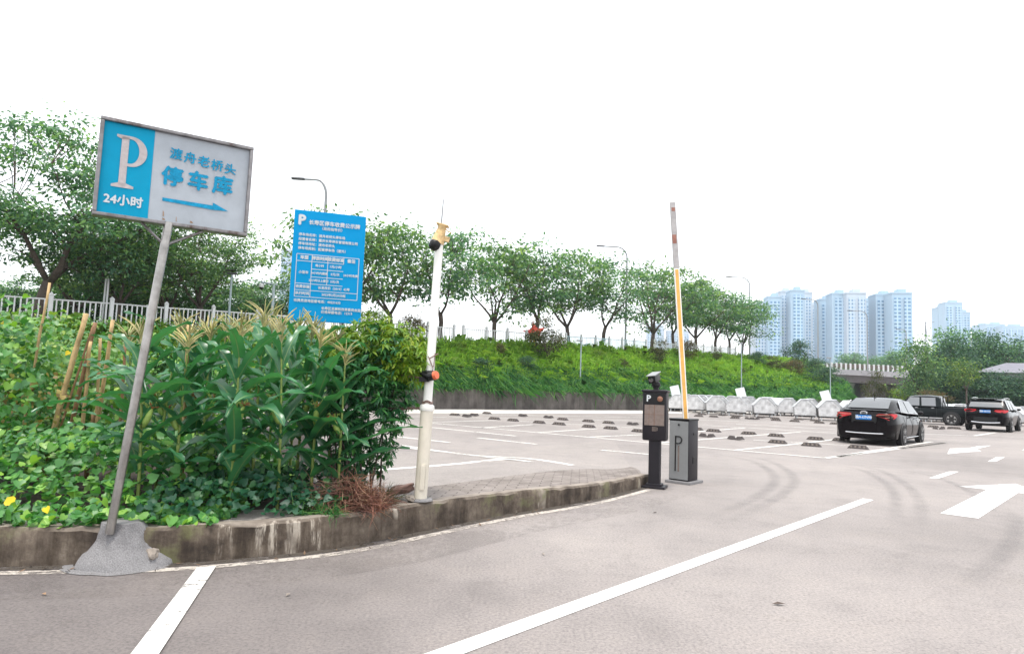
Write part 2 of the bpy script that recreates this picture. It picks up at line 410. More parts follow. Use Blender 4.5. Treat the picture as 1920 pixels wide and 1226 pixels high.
M['tassel'] = foliage('maize_tassel', (.40, .34, .16), (.56, .50, .28), (.42, .44, .20), 5, .7, .2)
M['husk'] = plain('maize_husk', (.25, .36, .08), .55, 0, .25, 9)
M['silk'] = plain('maize_silk', (.30, .11, .04), .9, 0, .3, 40)
M['bean_leaf'] = foliage('bean_leaf', (0.039, 0.157, 0.045), (0.084, 0.265, 0.059), (0.238, 0.432, 0.07), 1.6, .42, .3, .5)
M['bean_pale'] = foliage('pale_bean_leaf', (.07, .19, .045), (.15, .30, .06), (.32, .42, .09), 1.6, .42, .3, .5)
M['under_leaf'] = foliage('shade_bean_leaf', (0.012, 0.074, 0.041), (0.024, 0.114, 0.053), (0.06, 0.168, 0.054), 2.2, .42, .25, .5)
M['bush_leaf'] = foliage('palmate_bush_leaf', (0.019, 0.095, 0.043), (0.038, 0.155, 0.054), (0.095, 0.27, 0.061), 1.5, .42, .28, .45)
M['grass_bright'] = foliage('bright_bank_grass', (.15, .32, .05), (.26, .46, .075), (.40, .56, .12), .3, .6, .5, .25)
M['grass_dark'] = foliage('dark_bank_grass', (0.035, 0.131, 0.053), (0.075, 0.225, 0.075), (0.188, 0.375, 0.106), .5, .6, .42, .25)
M['dry_leaf'] = foliage('withered_leaf', (.16, .10, .05), (.30, .22, .09), (.42, .36, .14), 3)
M['yellow_leaf'] = foliage('yellow_leaf', (.55, .40, .01), (.65, .5, .02), None, 3)
M['bamboo'] = plain('dry_bamboo', (.48, .33, .16), .6, 0, .35, 7, 0, .4)
M['bamboo_dark'] = plain('brown_stick', (.26, .14, .07), .7, 0, .3, 7)
M['straw'] = foliage('dry_straw', (.12, .05, .045), (.24, .11, .085), (.42, .28, .20), 4, .8, .15)
M['stone'] = plain('field_stone', (.25, .215, .185), .9, 0, .3, 9, .8)
M['plastic_sheet'] = plain('brown_plastic_sheet', (.20, .12, .10), .5, 0, .3, 9)
M['fence'] = plain('white_fence_paint', (.58, .59, .60), .6, 0, .05, 6)
M['fence_glass'] = plain('pale_blue_fence_panel', (.34, .48, .53), .4, 0, .06, 3)
M['lamp'] = plain('lamp_grey_steel', (.25, .26, .27), .5, .2, .06, 4)
M['lamp_head'] = plain('lamp_head_dark', (.06, .06, .065), .5, .1, .1, 4)
M['post_grey'] = plain('thin_post_paint', (.26, .32, .34), .5, .1, .06, 5)
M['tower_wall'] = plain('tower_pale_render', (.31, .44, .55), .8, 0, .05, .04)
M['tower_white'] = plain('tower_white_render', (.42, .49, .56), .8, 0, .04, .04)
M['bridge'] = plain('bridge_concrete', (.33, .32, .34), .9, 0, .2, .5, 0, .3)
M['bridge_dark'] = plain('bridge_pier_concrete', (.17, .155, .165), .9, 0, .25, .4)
M['rail_brown'] = plain('bridge_rail_brown', (.15, .10, .095), .7, 0, .15, 3)
M['roof_tile'] = plain('grey_roof_sheet', (.17, .17, .20), .8, 0, .12, 2)
M['star_red'] = plain('star_red_paint', (.62, .05, .03), .5, 0, .1, 5)
M['star_gold'] = plain('star_gold_paint', (.65, .36, .06), .5, 0, .1, 5)
def facade_mat(name, wallc, glassc, ww=1.6, wh=3.0):
    m, n, b, o = new_mat(name)
    uv = n.nodes.new('ShaderNodeUVMap'); t = n.nodes.new('ShaderNodeTexBrick'); n.links.new(uv.outputs[0], t.inputs['Vector'])
    t.offset = 0; t.inputs['Scale'].default_value = 1; t.inputs['Brick Width'].default_value = ww; t.inputs['Row Height'].default_value = wh
    t.inputs['Mortar Size'].default_value = .62; t.inputs['Mortar Smooth'].default_value = .1
    t.inputs['Color1'].default_value = c4(glassc); t.inputs['Color2'].default_value = c4(tuple(x * 1.7 for x in glassc)); t.inputs['Mortar'].default_value = c4(wallc)
    n.links.new(t.outputs[0], b.inputs['Base Color']); b.inputs['Roughness'].default_value = .5; return m
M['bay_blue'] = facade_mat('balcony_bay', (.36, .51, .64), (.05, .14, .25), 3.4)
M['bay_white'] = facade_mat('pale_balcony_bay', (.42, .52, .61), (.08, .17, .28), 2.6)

def text_mb(mb, body, size, to3, bold=0.0, align='LEFT', spacing=1.0, mi=0, lift=0.0):
    """lays filled lettering into mb; to3 maps sheet coordinates (x right, y up) to 3-D"""
    c = bpy.data.curves.new('text', 'FONT'); c.body = body; c.size = size; c.resolution_u = 2
    c.align_x = align; c.align_y = 'CENTER'; c.space_character = spacing
    o = bpy.data.objects.new('text', c); COL.objects.link(o)
    me = bpy.data.meshes.new_from_object(o.evaluated_get(bpy.context.evaluated_depsgraph_get()))
    nrm = (to3(1, 0) - to3(0, 0)).cross(to3(0, 1) - to3(0, 0)).normalized()
    for k, (ox, oy) in enumerate(((0, 0), (bold, 0), (-bold, 0), (0, bold), (0, -bold)) if bold else ((0, 0),)):
        mb.add([to3(v.co.x + ox, v.co.y + oy) + nrm * (.0004 * k) for v in me.vertices], [tuple(p.vertices) for p in me.polygons], mi)
    bpy.data.objects.remove(o); bpy.data.curves.remove(c); bpy.data.meshes.remove(me)

# ------------------------------------------------------------------ ground, road, kerb, lot
gd = MB(); gd.add([(-1500, -300, 0), (1500, -300, 0), (1500, 1700, 0), (-1500, 1700, 0)], [(0, 1, 2, 3)])
tag(gd.build('road', M['road']), kind='structure')

KP = [(-16, 3.2), (-9, 4.35), (-5.6, 4.95), (-3.79, 5.17), (-3.26, 5.27), (-2.69, 5.38), (-2.05, 5.68), (-1.41, 6.13), (-.79, 6.89), (.01, 7.86), (1.06, 8.96), (2.25, 10.62)]
def resample(pts, step):
    pts = [Vector((p[0], p[1], 0)) for p in pts]
    ext = [pts[0] * 2 - pts[1]] + pts + [pts[-1] * 2 - pts[-2]]
    o = []
    for i in range(1, len(ext) - 2):
        a, b, c, d = ext[i - 1:i + 3]; n = max(1, int((c - b).length / step))
        for k in range(n):
            t = k / n
            o.append(.5 * ((2 * b) + (c - a) * t + (2 * a - 5 * b + 4 * c - d) * t * t + (3 * b - a - 3 * c + d) * t ** 3))
    o.append(pts[-1]); return o
KC = resample(KP, .12)
KN = []
for i in range(len(KC)):
    d = (KC[min(i + 1, len(KC) - 1)] - KC[max(i - 1, 0)]).normalized(); KN.append(Vector((-d.y, d.x, 0)))
def hk(x): return .285 - .035 * sm(-1.0, .3, x) - .075 * sm(.0, 2.3, x)
rng = random.Random(4)
kb = MB(); rows = []
for p, n in zip(KC, KN):
    h = hk(p.x); j = noise.noise(p * 2.3) * .012; j2 = noise.noise(p * 6.1 + Vector((3, 1, 7))) * .009
    if len(rows) % 8 == 3: n = n * 1.0; j -= .0; jt = -.012
    else: jt = 0
    j2 += jt; p = p + n * (-jt)
    rows.append([p + n * (0 + j) + Vector((0, 0, -.02)), p + n * (.004 + j) + Vector((0, 0, h * .5)), p + n * (.006 + j2) + Vector((0, 0, h - .025 + j2)),
                 p + n * .028 + Vector((0, 0, h + j2)), p + n * .14 + Vector((0, 0, h + j2 * .6)), p + n * .14 + Vector((0, 0, -.02))])
kb.grid(rows); kb.poly(rows[-1]); 
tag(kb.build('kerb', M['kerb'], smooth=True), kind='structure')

LD = heading(6)
def lot_z(x, t): return max(.004, (hk(x) - .012) * (1 - sm(.3, 9 - 6.3 * sm(-.3, 2.0, x), t)))
IN = [p + n * .14 for p, n in zip(KC, KN)]
lot = MB(); rows = []
for t in [0, .3, .6, 1, 1.5, 2, 2.6, 3.3, 4, 5, 6, 7, 8, 9]:
    rows.append([(p + LD * t) + Vector((0, 0, lot_z(p.x, t))) for p in IN])
lot.grid([list(r) for r in rows])
lot.grid([[r[-1], Vector((r[-1].x, r[-1].y, -.01))] for r in rows])      # the cut edge beside the barrier
LOT = tag(lot.build('parking_lot', M['lot'], smooth='all'), kind='structure')
def zl(x, y):                                    # height of the lot surface
    best = None
    for p in IN:                                 # ray along LD from the kerb
        t = (Vector((x, y, 0)) - p).dot(LD); off = abs((Vector((x, y, 0)) - p).dot(Vector((LD.y, -LD.x, 0))))
        if best is None or off < best[0]: best = (off, t, p.x)
    off, t, px = best
    if off > .15 or t < -.2: return 0.0
    return lot_z(px, max(0, t)) if t < 9 else 0.0
def GL(px, py):                                  # pixel -> lot surface
    p = G(px, py, 0)
    for _ in range(6): p = G(px, py, zl(p.x, p.y))
    return p
pv = MB(); rows = []; uv = []; L = 0; prev = None
sel = [(p, n) for p, n in zip(IN, KN) if p.x > -1.55]
for p, n in sel:
    if prev is not None: L += (p - prev).length
    prev = p; r = []
    for t in (0, .3, .6, .9, 1.25, 1.6):
        wq = t * (.75 + .65 * sm(-1, 1.6, p.x))
        q = p + LD * wq; r.append(q + Vector((0, 0, lot_z(p.x, wq) + .005))); uv.append((L, wq))
    rows.append(r)
pv.grid(rows); pv.uv = uv
tag(pv.build('brick_pavement', M['paver'], smooth='all'), kind='structure')

# planting bed
bl = [p + n * .142 for p, n in zip(KC, KN) if p.x < -1.30]
bed_pts = [Vector((p.x, p.y, .272)) for p in bl] + [Vector(q) for q in ((-1.5, 7.0, .272), (-1.85, 8.2, .272), (-2.7, 11, .272), (-4.6, 15.5, .272), (-14, 20, .272), (-26, 14, .272), (-26, 5, .272))]
bd = MB(); bd.prism([Vector((p.x, p.y, .02)) for p in bed_pts], (0, 0, .252))
tag(bd.build('garden_bed', M['soil'], fix=True), kind='structure')

# painted lines
def strip(mb, pts, w, z=.004, lotz=False, seg=.4):
    pts = [Vector((p.x, p.y, 0)) for p in pts]; q = []
    for a, b in zip(pts, pts[1:]):
        n = max(1, int((b - a).length / seg))
        for k in range(n): q.append(a.lerp(b, k / n))
    q.append(pts[-1]); rows = []
    for i, p in enumerate(q):
        d = (q[min(i + 1, len(q) - 1)] - q[max(i - 1, 0)]).normalized(); s = Vector((d.y, -d.x, 0)) * w / 2
        zz = (zl(p.x, p.y) if lotz else 0) + z
        rows.append([p + s + Vector((0, 0, zz)), p - s + Vector((0, 0, zz))])
    mb.grid(rows); return rows
ld = MB()
a, b = G(1000, 1165), G(1628, 936); d = (b - a).normalized()
strip(ld, [a - d * 3.2, b], .145)
for pl in ([(1742, 896), (1779, 884), (1798, 884), (1760, 897)], [(1852, 865), (1868, 857), (1884, 857), (1868, 865)], [(1916, 844), (1925, 840), (1940, 840), (1930, 844)]):
    ld.poly([G(*q) + Vector((0, 0, .004)) for q in pl][::-1])
tag(ld.build('lane_line', M['marking']), kind='structure')
ar = MB()
t0, t1 = G(1597, 960 + 4), G(1697 + 85, 893 + 22)
base = G(1828, 966); base = (G(1775, 964) + G(1822, 970)) / 2
hd = (G(1866, 920.5) + G(1894, 921)) / 2
dx = (hd - base).normalized(); sx = Vector((dx.y, -dx.x, 0))
w = .21
tip = hd + dx * 1.5
pts = [base - sx * w, base + sx * w, hd + sx * w, hd + sx * .62, tip, hd - sx * .62, hd - sx * w]
ar.poly([Vector((p.x, p.y, .004)) for p in pts])
pl = [(1776.5, 851), (1781, 841), (1817, 840), (1833, 836.5), (1859, 835), (1831, 841.5), (1840, 846), (1811, 847.5)]
ar.poly([G(*q) + Vector((0, 0, .004)) for q in pl])
tag(ar.build('lane_arrows', M['marking'], fix=True), kind='structure')
el_ = MB()
strip(el_, [p - n * .17 for p, n in zip(KC, KN)][:-4], .10, .004)
tag(el_.build('edge_line', M['edge_paint']), kind='structure')
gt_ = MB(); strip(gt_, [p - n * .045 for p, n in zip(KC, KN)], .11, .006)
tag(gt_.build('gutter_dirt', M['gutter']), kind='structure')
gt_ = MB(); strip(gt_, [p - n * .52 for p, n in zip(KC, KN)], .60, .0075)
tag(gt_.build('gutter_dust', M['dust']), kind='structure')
lt = MB(); lr = random.Random(77)
for _ in range(260):
    k = lr.randrange(len(KC)); p = KC[k] - KN[k] * (.02 + abs(lr.gauss(0, .10))) + Vector((0, 0, .012)); a = lr.uniform(0, 6.28); L_ = lr.uniform(.008, .035); u = Vector((math.cos(a), math.sin(a), lr.uniform(-.1, .3))); v = Vector((-u.y, u.x, .1))
    if p.x > -5: lt.add([p - u * L_, p + v * L_ * .35, p + u * L_ + Vector((0, 0, .008)), p - v * L_ * .3], [(0, 1, 2, 3)], lr.randrange(2))
tag(lt.build('kerb_litter', [M['soil'], M['stem_litter']]), 'brown leaf crumbs and grit swept along the foot of the kerb', 'litter', kind='stuff')
cl = MB()
cl.poly([G(*q) + Vector((0, 0, .011)) for q in ((369, 1066), (405, 1063), (258, 1290), (198, 1290))])
tag(cl.build('bay_line_near', M['near_paint']), kind='structure')
bay = MB()
BL = [((686, 883), (950, 860.7)), ((719, 830), (1073.7, 872.5)), ((764, 840), (837, 847.7)), ((908, 857), (995, 866.3)), ((700, 814), (843, 829.7)),
      ((744, 795), (967, 817.6)), ((806, 793), (1217, 830)), ((896, 821), (1006, 833)), ((1127, 844), (1240, 854)), ((1011, 811), (1119, 803.6)),
      ((1107, 819.6), (1203, 815)), ((905, 802), (998, 796)), ((800, 792), (933, 788)), ((1217, 830), (1547, 859)),
      ((1547, 859), (1773, 830)), ((1570, 856), (1747, 828)), ((1380, 844), (1500, 831.7)), ((1500, 831.7), (1573, 823)), ((1230, 831), (1380, 819)), ((1380, 819), (1500, 810)),
      ((1300, 810), (1400, 802)), ((1413, 825), (1690, 841)), ((1690, 841), (1773, 830)), ((1727, 813), (1827, 817)), ((1827, 817), (1867, 811)), ((1380, 795), (1567, 805)), ((1230, 792), (1567, 812)),
      ((960, 789), (1210, 803)), ((760, 781), (1200, 789)), ((1290, 786), (1560, 798)), ((880, 777), (1210, 783)), ((800, 775), (1000, 778))]
for p, q in BL: strip(bay, [GL(*p), GL(*q)], .15, .008, True)
tag(bay.build('bay_lines', M['worn']), kind='structure')
# lot in front of the wall, its overexposed brightness painted as a paler strip
ap = MB()
WL = [(-30, 14), (-14, 28.5), (-4.4, 36.8), (9.3, 47.6), (21, 56.5), (34, 66)]
ap.grid([[Vector((x, y - 5.2, .006)) for x, y in WL[1:]], [Vector((x, y, .006)) for x, y in WL[1:]]])
M['lot_glare'] = asphalt('overexposed_lot', (.55, .52, .49), (.62, .59, .56), .08)
tag(ap.build('bright_lot_strip', M['lot_glare']), kind='structure')
# tyre marks
tm = MB(); tuv = []
def tyre(pix, w=.2):
    q = resample([G(*p) for p in pix], .25)
    r = strip(tm, q, w, .0065, seg=10)
    for i in range(len(r)): tuv.extend([(0, i / (len(r) - 1)), (1, i / (len(r) - 1))])
for off in (0, 34):
    tyre([(1330 + off, 850), (1400 + off, 862), (1440 + off, 880), (1452 + off * 1.1, 900), (1430 + off * 1.2, 925), (1370 + off * 1.3, 955), (1300 + off, 985)], .24)
    tyre([(1540 + off, 868), (1610 + off, 880), (1660 + off, 905), (1680 + off * 1.3, 940), (1672 + off * 1.6, 985)], .22)
tyre([(1640, 876), (1730, 888), (1800, 912), (1850, 945), (1890, 990)], .2)
tyre([(1860, 940), (1902, 970), (1900, 1010), (1860, 1060), (1780, 1120)], .25)
tm.uv = tuv
tag(tm.build('tyre_marks', M['tyre_mark']), kind='structure')

# ------------------------------------------------------------------ bank, retaining wall, raised road
CR = [(-34, 14, 3.0), (-19.5, 25.5, 3.2), (-1.0, 45.3, 4.1), (13.2, 62, 4.9), (27.7, 79, 5.6), (48, 103, 6.6)]
def lerp_path(path, t):
    k = min(len(path) - 2, int(t * (len(path) - 1))); f = t * (len(path) - 1) - k
    return Vector(path[k] if len(path[k]) == 3 else (*path[k], 0)).lerp(Vector(path[k + 1] if len(path[k + 1]) == 3 else (*path[k + 1], 0)), f)
WALLH = 1.15
def bank_pt(t, v):                                # v 0 at the wall top, 1 at the crest
    w_ = lerp_path(WL, t); c = lerp_path(CR, t)
    p = w_.lerp(c, v); hw = WALLH
    z = hw + (c.z - hw) * (v ** .85)
    p.z = z + noise.noise(p * .35) * .22 * min(1, v * 4) * min(1, (1 - v) * 3 + .2)
    return p
NB = 60
bk = MB(); rows = []
for j in range(9):
    v = j / 8; rows.append([bank_pt(i / NB, v) for i in range(NB + 1)])
crest = rows[-1]
rows.append([p + NV * 14 for p in crest])
bk.grid(rows)
bk.grid([rows[-1], [Vector((p.x, p.y, 0)) for p in rows[-1]]])
bk.grid([[Vector((r[-1].x, r[-1].y, 0)) for r in rows], [r[-1] for r in rows]])
tag(bk.build('embankment', M['grass_base'], smooth='all'), kind='structure')
rr = MB(); rr.grid([[p + NV * 3.5 + Vector((0, 0, .03)) for p in crest], [p + NV * 13.5 + Vector((0, 0, .03)) for p in crest]])
tag(rr.build('raised_road', M['road']), kind='structure')
wl = MB()
for i in range(len(WL) - 1):
    a, b = Vector((*WL[i], 0)), Vector((*WL[i + 1], 0)); n = Vector((-(b - a).y, (b - a).x, 0)).normalized()
    rws = []
    for k in range(21):
        p = a.lerp(b, k / 20); rws.append([p + Vector((0, 0, -.02)), p + Vector((0, 0, WALLH + .02)), p + n * .35 + Vector((0, 0, WALLH + .02)), p + n * .35 + Vector((0, 0, -.02))])
    wl.grid(rws)
tag(wl.build('retaining_wall', M['wall']), 'low stained concrete retaining wall along the foot of the grassy bank', 'wall')

nrg = np.random.default_rng(7)
def bank_blades(name, n, vlo, vhi, tlo, thi, L, W, mat, lean, up=.8, droop=.35):
    T = nrg.uniform(tlo, thi, n); Vv = nrg.uniform(vlo, vhi, n)
    C = np.array([tuple(bank_pt(a, b)) for a, b in zip(T, Vv)])
    den = np.array([noise.noise(Vector((c[0] * .5, c[1] * .5, 3))) for c in C])
    Ls = nrg.uniform(L[0], L[1], n) * (1 + .75 * den)
    D = nrg.normal(size=(n, 3)) * .45 + np.array([0, 0, up]) + np.array([lean[0], lean[1], 0])
    D = unit(D); S = unit(np.cross(D, nrg.normal(size=(n, 3)))) * (nrg.uniform(W[0], W[1], n))[:, None] * .5
    hor = unit(D * np.array([1, 1, 0]) + nrg.normal(size=(n, 3)) * np.array([.3, .3, 0]))
    mid = C + D * (Ls * .55)[:, None]; tip = C + D * (Ls * .85)[:, None] + hor * (Ls * .35)[:, None] - np.array([0, 0, 1.0]) * (Ls * droop)[:, None]
    Vt = np.stack([C - S, C + S, mid + S * .9, tip, mid - S * .9], 1).reshape(-1, 3); Vt[:, 2] -= .03
    o = (np.arange(n) * 5)[:, None]
    me = raw_mesh(name, Vt, o + np.array([[0, 1, 2, 3, 4]]), 5, mat)
    return me
tag(bank_blades('bank_grass', 62000, .12, 1.02, .2, .95, (.35, 1.15), (.03, .075), M['grass_bright'], (0, -.15)), 'tall bright green grass covering the upper bank', 'grass', kind='stuff')
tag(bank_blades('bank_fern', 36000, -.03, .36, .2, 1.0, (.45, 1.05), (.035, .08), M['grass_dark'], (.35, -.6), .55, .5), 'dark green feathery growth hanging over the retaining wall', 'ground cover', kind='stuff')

# ------------------------------------------------------------------ trees
def limb(p, d, L, rng, n=5, wob=.16, lift=.12):
    pts = [Vector(p)]; d = Vector(d).normalized()
    for i in range(n):
        d = (d + Vector((rng.gauss(0, wob), rng.gauss(0, wob), rng.gauss(0, wob) + lift))).normalized()
        pts.append(pts[-1] + d * L / n)
    return pts
def make_tree(seed, H, sp, th, trunk_r, leaf, nclu, per, llen, bark='bark', flat=.55, droop=.25, cl_r=.55, name='street_tree', nl=4, cz0=None, fill=.45, up=.5):
    rng = random.Random(seed); nr = np.random.default_rng(seed)
    root = empty(name)
    tk = MB(); nodes = []
    t = [Vector((0, 0, -.15))]; d = Vector((rng.gauss(0, .06), rng.gauss(0, .06), 1))
    for i in range(4): t.append(t[-1] + d * (th + .15) / 4 + Vector((rng.gauss(0, .03), rng.gauss(0, .03), 0)))
    tk.tube(t, [trunk_r * 1.25, trunk_r, trunk_r * .92, trunk_r * .88, trunk_r * .85], 8)
    top = t[-1]
    for k in range(nl):
        a = 2 * math.pi * (k + rng.uniform(-.3, .3)) / nl; out_ = rng.uniform(.5, .95)
        pts = limb(top - Vector((0, 0, .1)), (math.cos(a) * out_, math.sin(a) * out_, 1), (H - th) * rng.uniform(.62, .85), rng)
        r0 = trunk_r * rng.uniform(.5, .65)
        tk.tube(pts, [r0 * (1 - .75 * i / 5) for i in range(6)], 6); nodes += [(q, r0 * (1 - .75 * i / 5)) for i, q in enumerate(pts)][1:]
        for j in (2, 3, 4):
            b = rng.uniform(0, 6.28); pp = limb(pts[j], (math.cos(b), math.sin(b), .5), (H - th) * rng.uniform(.28, .45), rng, 4)
            r1 = r0 * (.55 - .08 * j); tk.tube(pp, [r1, r1 * .8, r1 * .6, r1 * .45, r1 * .3], 5); nodes += [(q, r1 * .6) for q in pp[1:]]
    cz = (cz0 if cz0 is not None else th * .75); ch = H - cz
    Cc = []
    for i in range(nclu):
        for _ in range(40):
            x, y, z = rng.uniform(-1, 1), rng.uniform(-1, 1), rng.uniform(-1, 1)
            r = math.sqrt(x * x + y * y + z * z)
            if r < 1 and r > fill * rng.random() + .15:
                k = 1 + .62 * noise.noise(Vector((x * 1.5, y * 1.5, z * 1.5 + seed * 3.1)))
                zz = z * ch / 2 * k; wid = 1 - .35 * max(0, z) - .15 * max(0, -z)
                p = Vector((x * sp / 2 * k * wid, y * sp / 2 * k * wid, cz + ch / 2 + zz))
                Cc.append(p); break
    for p in Cc:
        q, r1 = min(nodes, key=lambda s: (s[0] - p).length + (2 if s[0].z > p.z + .2 else 0))
        m = q.lerp(p, .5) + Vector((rng.gauss(0, .08), rng.gauss(0, .08), .1))
        tk.tube([q, m, p], [min(.03, r1 * .6), .016, .008], 4, cap=False)
    tk.build('trunk', M[bark], root, smooth='all')
    n = nclu * per
    Ci = np.repeat(np.array([tuple(p) for p in Cc]), per, 0); sc = np.repeat(nr.uniform(.55, 1.35, len(Cc)), per)
    n = len(Ci)
    off = nr.normal(size=(n, 3)) * np.array([cl_r, cl_r, cl_r * flat]) * sc[:, None]
    D = unit(off + nr.normal(size=(n, 3)) * .35 + np.array([0, 0, -droop]) * 1.0)
    V, Fc = leaf_arrays(nr, Ci + off, D, nr.uniform(.7, 1.25, n) * llen, nr.uniform(.7, 1.2, n) * llen * .5, up)
    raw_mesh('crown', V, Fc, 4, M[leaf], root)
    return root
PROTO = {}
def proto(kind, *a, **k):
    PROTO[kind] = [make_tree(*a, **k), False]
SK = dict(cl_r=.50, flat=.34, up=.75)
proto('s1', 11, 7.2, 6.6, 1.7, .15, 'leaf_a', 80, 37, .30, nl=4, cz0=2.3, **SK)
proto('s2', 12, 7.0, 6.2, 1.9, .14, 'leaf_b', 72, 37, .30, nl=3, cz0=2.4, **SK)
proto('s3', 13, 7.4, 7.0, 1.6, .16, 'leaf_a', 84, 37, .30, nl=5, cz0=2.2, **SK)
proto('s4', 14, 6.8, 6.3, 1.8, .14, 'leaf_b', 70, 37, .30, nl=3, cz0=2.3, **SK)
proto('big', 15, 8.6, 8.0, 1.9, .19, 'leaf_b', 130, 88, .225, nl=4, fill=.3, cz0=1.9, **SK)
proto('big2', 19, 8.8, 7.6, 1.8, .19, 'leaf_a', 124, 88, .225, nl=4, fill=.3, cz0=2.1, **SK)
proto('d1', 16, 7.5, 6.8, 1.5, .2, 'leaf_dark', 150, 70, .3, bark='bark_dark', name='evergreen_tree', cz0=.4, fill=.5, flat=.7)
proto('d2', 17, 7.5, 6.5, 1.5, .2, 'leaf_b', 140, 70, .3, bark='bark_dark', name='evergreen_tree', cz0=.8, fill=.5, flat=.6)
proto('lime', 18, 5.5, 4.2, 2.2, .12, 'leaf_light', 34, 34, .32, name='pale_tree', cz0=2.6, cl_r=.4, flat=.35, nl=3)
proto('gt', 28, 5.5, 3.4, 1.6, .14, 'leaf_a', 60, 46, .28, name='slender_tree', cz0=1.3)
proto('sh1', 20, 2.6, 2.2, .5, .05, 'leaf_olive', 45, 40, .15, name='shrub', cz0=.5, cl_r=.25)
proto('sh2', 21, 2.4, 2.4, .3, .05, 'leaf_red', 45, 40, .14, name='shrub', cz0=.4, cl_r=.25)
proto('sh3', 22, 2.4, 2.6, .3, .05, 'leaf_lime', 50, 44, .15, name='shrub', cz0=.4, cl_r=.28)
proto('sh4', 23, 2.6, 3.2, .3, .06, 'leaf_dark', 60, 46, .17, name='shrub', cz0=.2, cl_r=.3)
def tree(kind, pos, h, label, group=None, rz=None, wide=1.0, cat='tree', nm=None):
    p = PROTO[kind]
    if not p[1]: o = p[0]; p[1] = True
    else: o = copy_tree(p[0])
    base = {'s1': 7.2, 's2': 7.0, 's3': 7.4, 's4': 6.8, 'big': 8.6, 'big2': 8.8, 'd1': 7.5, 'd2': 7.5, 'lime': 5.5, 'gt': 5.5, 'sh1': 2.6, 'sh2': 2.4, 'sh3': 2.4, 'sh4': 2.6}[kind]
    s = h / base; o.location = pos; o.scale = (s * wide, s * wide, s)
    o.rotation_euler = (0, 0, rz if rz is not None else (pos[0] * 3.7 + pos[1] * 1.3) % 6.28)
    o.rotation_euler.x = .07 * math.sin(pos[0] * 5.3); o.rotation_euler.y = .07 * math.cos(pos[1] * 4.1)
    tag(o, label, cat, group); return o
def crest_at(px, off=1.2):                  # point on the verge behind the fence, on the bearing of a pixel column
    best = None
    for i in range(400):
        p = bank_pt(.05 + .94 * i / 399, 1) + NV * off
        d = p - CAMP; x = d.dot(RT) / d.dot(F) * FPX + IW / 2
        if best is None or abs(x - px) < best[0]: best = (abs(x - px), p)
    return best[1]
def ht(p, py):                              # height that puts a top at pixel row py
    d = p - CAMP; u = d.dot(RT) / d.dot(F) * FPX + IW / 2
    return P(u, py, p.y).z - p.z
RG = 'street trees along the raised road'
ST = [(62, 232, 'big', 'tallest dense street tree at the far left edge, left of the tilted parking sign'),
      (232, 392, 'big2', 'spreading street tree straight behind the steel post of the tilted parking sign'),
      (378, 384, 'big2', 'broad street tree between the tilted sign and the blue tariff board'),
      (645, 385, 's3', 'street tree half hidden behind the blue tariff board'),
      (735, 420, 's1', 'dense street tree between the blue tariff board and the white camera pole'),
      (822, 432, 's4', 'street tree directly behind the white camera pole'),
      (925, 440, 's3', 'street tree first to the right of the white camera pole, with a clear single trunk'),
      (1000, 452, 's2', 'street tree standing behind the red star'),
      (1068, 470, 's1', 'street tree with a dark thick trunk just right of the red star'),
      (1130, 484, 's4', 'street tree just left of the middle street lamp, with a slim trunk forking low'),
      (1222, 488, 's3', 'dark street tree between the middle street lamp and the barrier arm'),
      (1262, 520, 's2', 'street tree partly hidden by the raised barrier arm'),
      (1303, 522, 's1', 'street tree first to the right of the raised barrier arm'),
      (1340, 536, 's4', 'street tree second to the right of the raised barrier arm'),
      (1368, 548, 's2', 'street tree third to the right of the raised barrier arm'),
      (1392, 556, 's3', 'last street tree of the row, beside the right-hand curved street lamp')]
for px, top, k, lab in ST:
    p = crest_at(px, 1.6); tree(k, p, ht(p, top), lab, RG, wide=1.22 if px < 400 else 1.08)
# more growth behind the left fence
for px, top, dd, wd, lab in ((20, 528, 9, 1.5, 'low dark bush behind the left fence at the picture edge'), (160, 505, 10, 1.7, 'low dark bush behind the left fence under the first tree'), (285, 512, 10, 1.7, 'low dark bush behind the left fence right of the leaning sign post'), (405, 522, 10, 1.6, 'low dark bush behind the fence above the maize tassels'), (480, 540, 9, 1.3, 'low dark bush behind the fence beside the camera mast')):
    p = crest_at(px, dd); tree('d2', p, ht(p, top), lab, wide=wd, cat='bush')
for px, top, dd, k, lab in ((140, 440, 6, 's1', 'low dark tree behind the left white fence, left of the leaning sign post'), (310, 435, 6, 's3', 'dark rounded tree behind the left white fence, right of the leaning sign post'),
                        (510, 515, 6, 's2', 'small pale tree behind the fence just left of the blue tariff board')):
    p = crest_at(px, dd); tree(k, p, ht(p, top), lab, wide=1.35)
def shrub(px, py, y, top, k, lab, wide=1.0):
    p = P(px, py, y); tree(k, p, ht(p, top), lab, 'shrubs on the bank', cat='shrub', wide=wide)
def on_bank(px, v):                          # bank point in a pixel column at slope fraction v
    best = None
    for i in range(500):
        p = bank_pt(i / 499, v); d = p - CAMP
        if d.dot(F) < 1: continue
        x = d.dot(RT) / d.dot(F) * FPX + IW / 2
        if best is None or abs(x - px) < best[0]: best = (abs(x - px), p)
    return best[1]
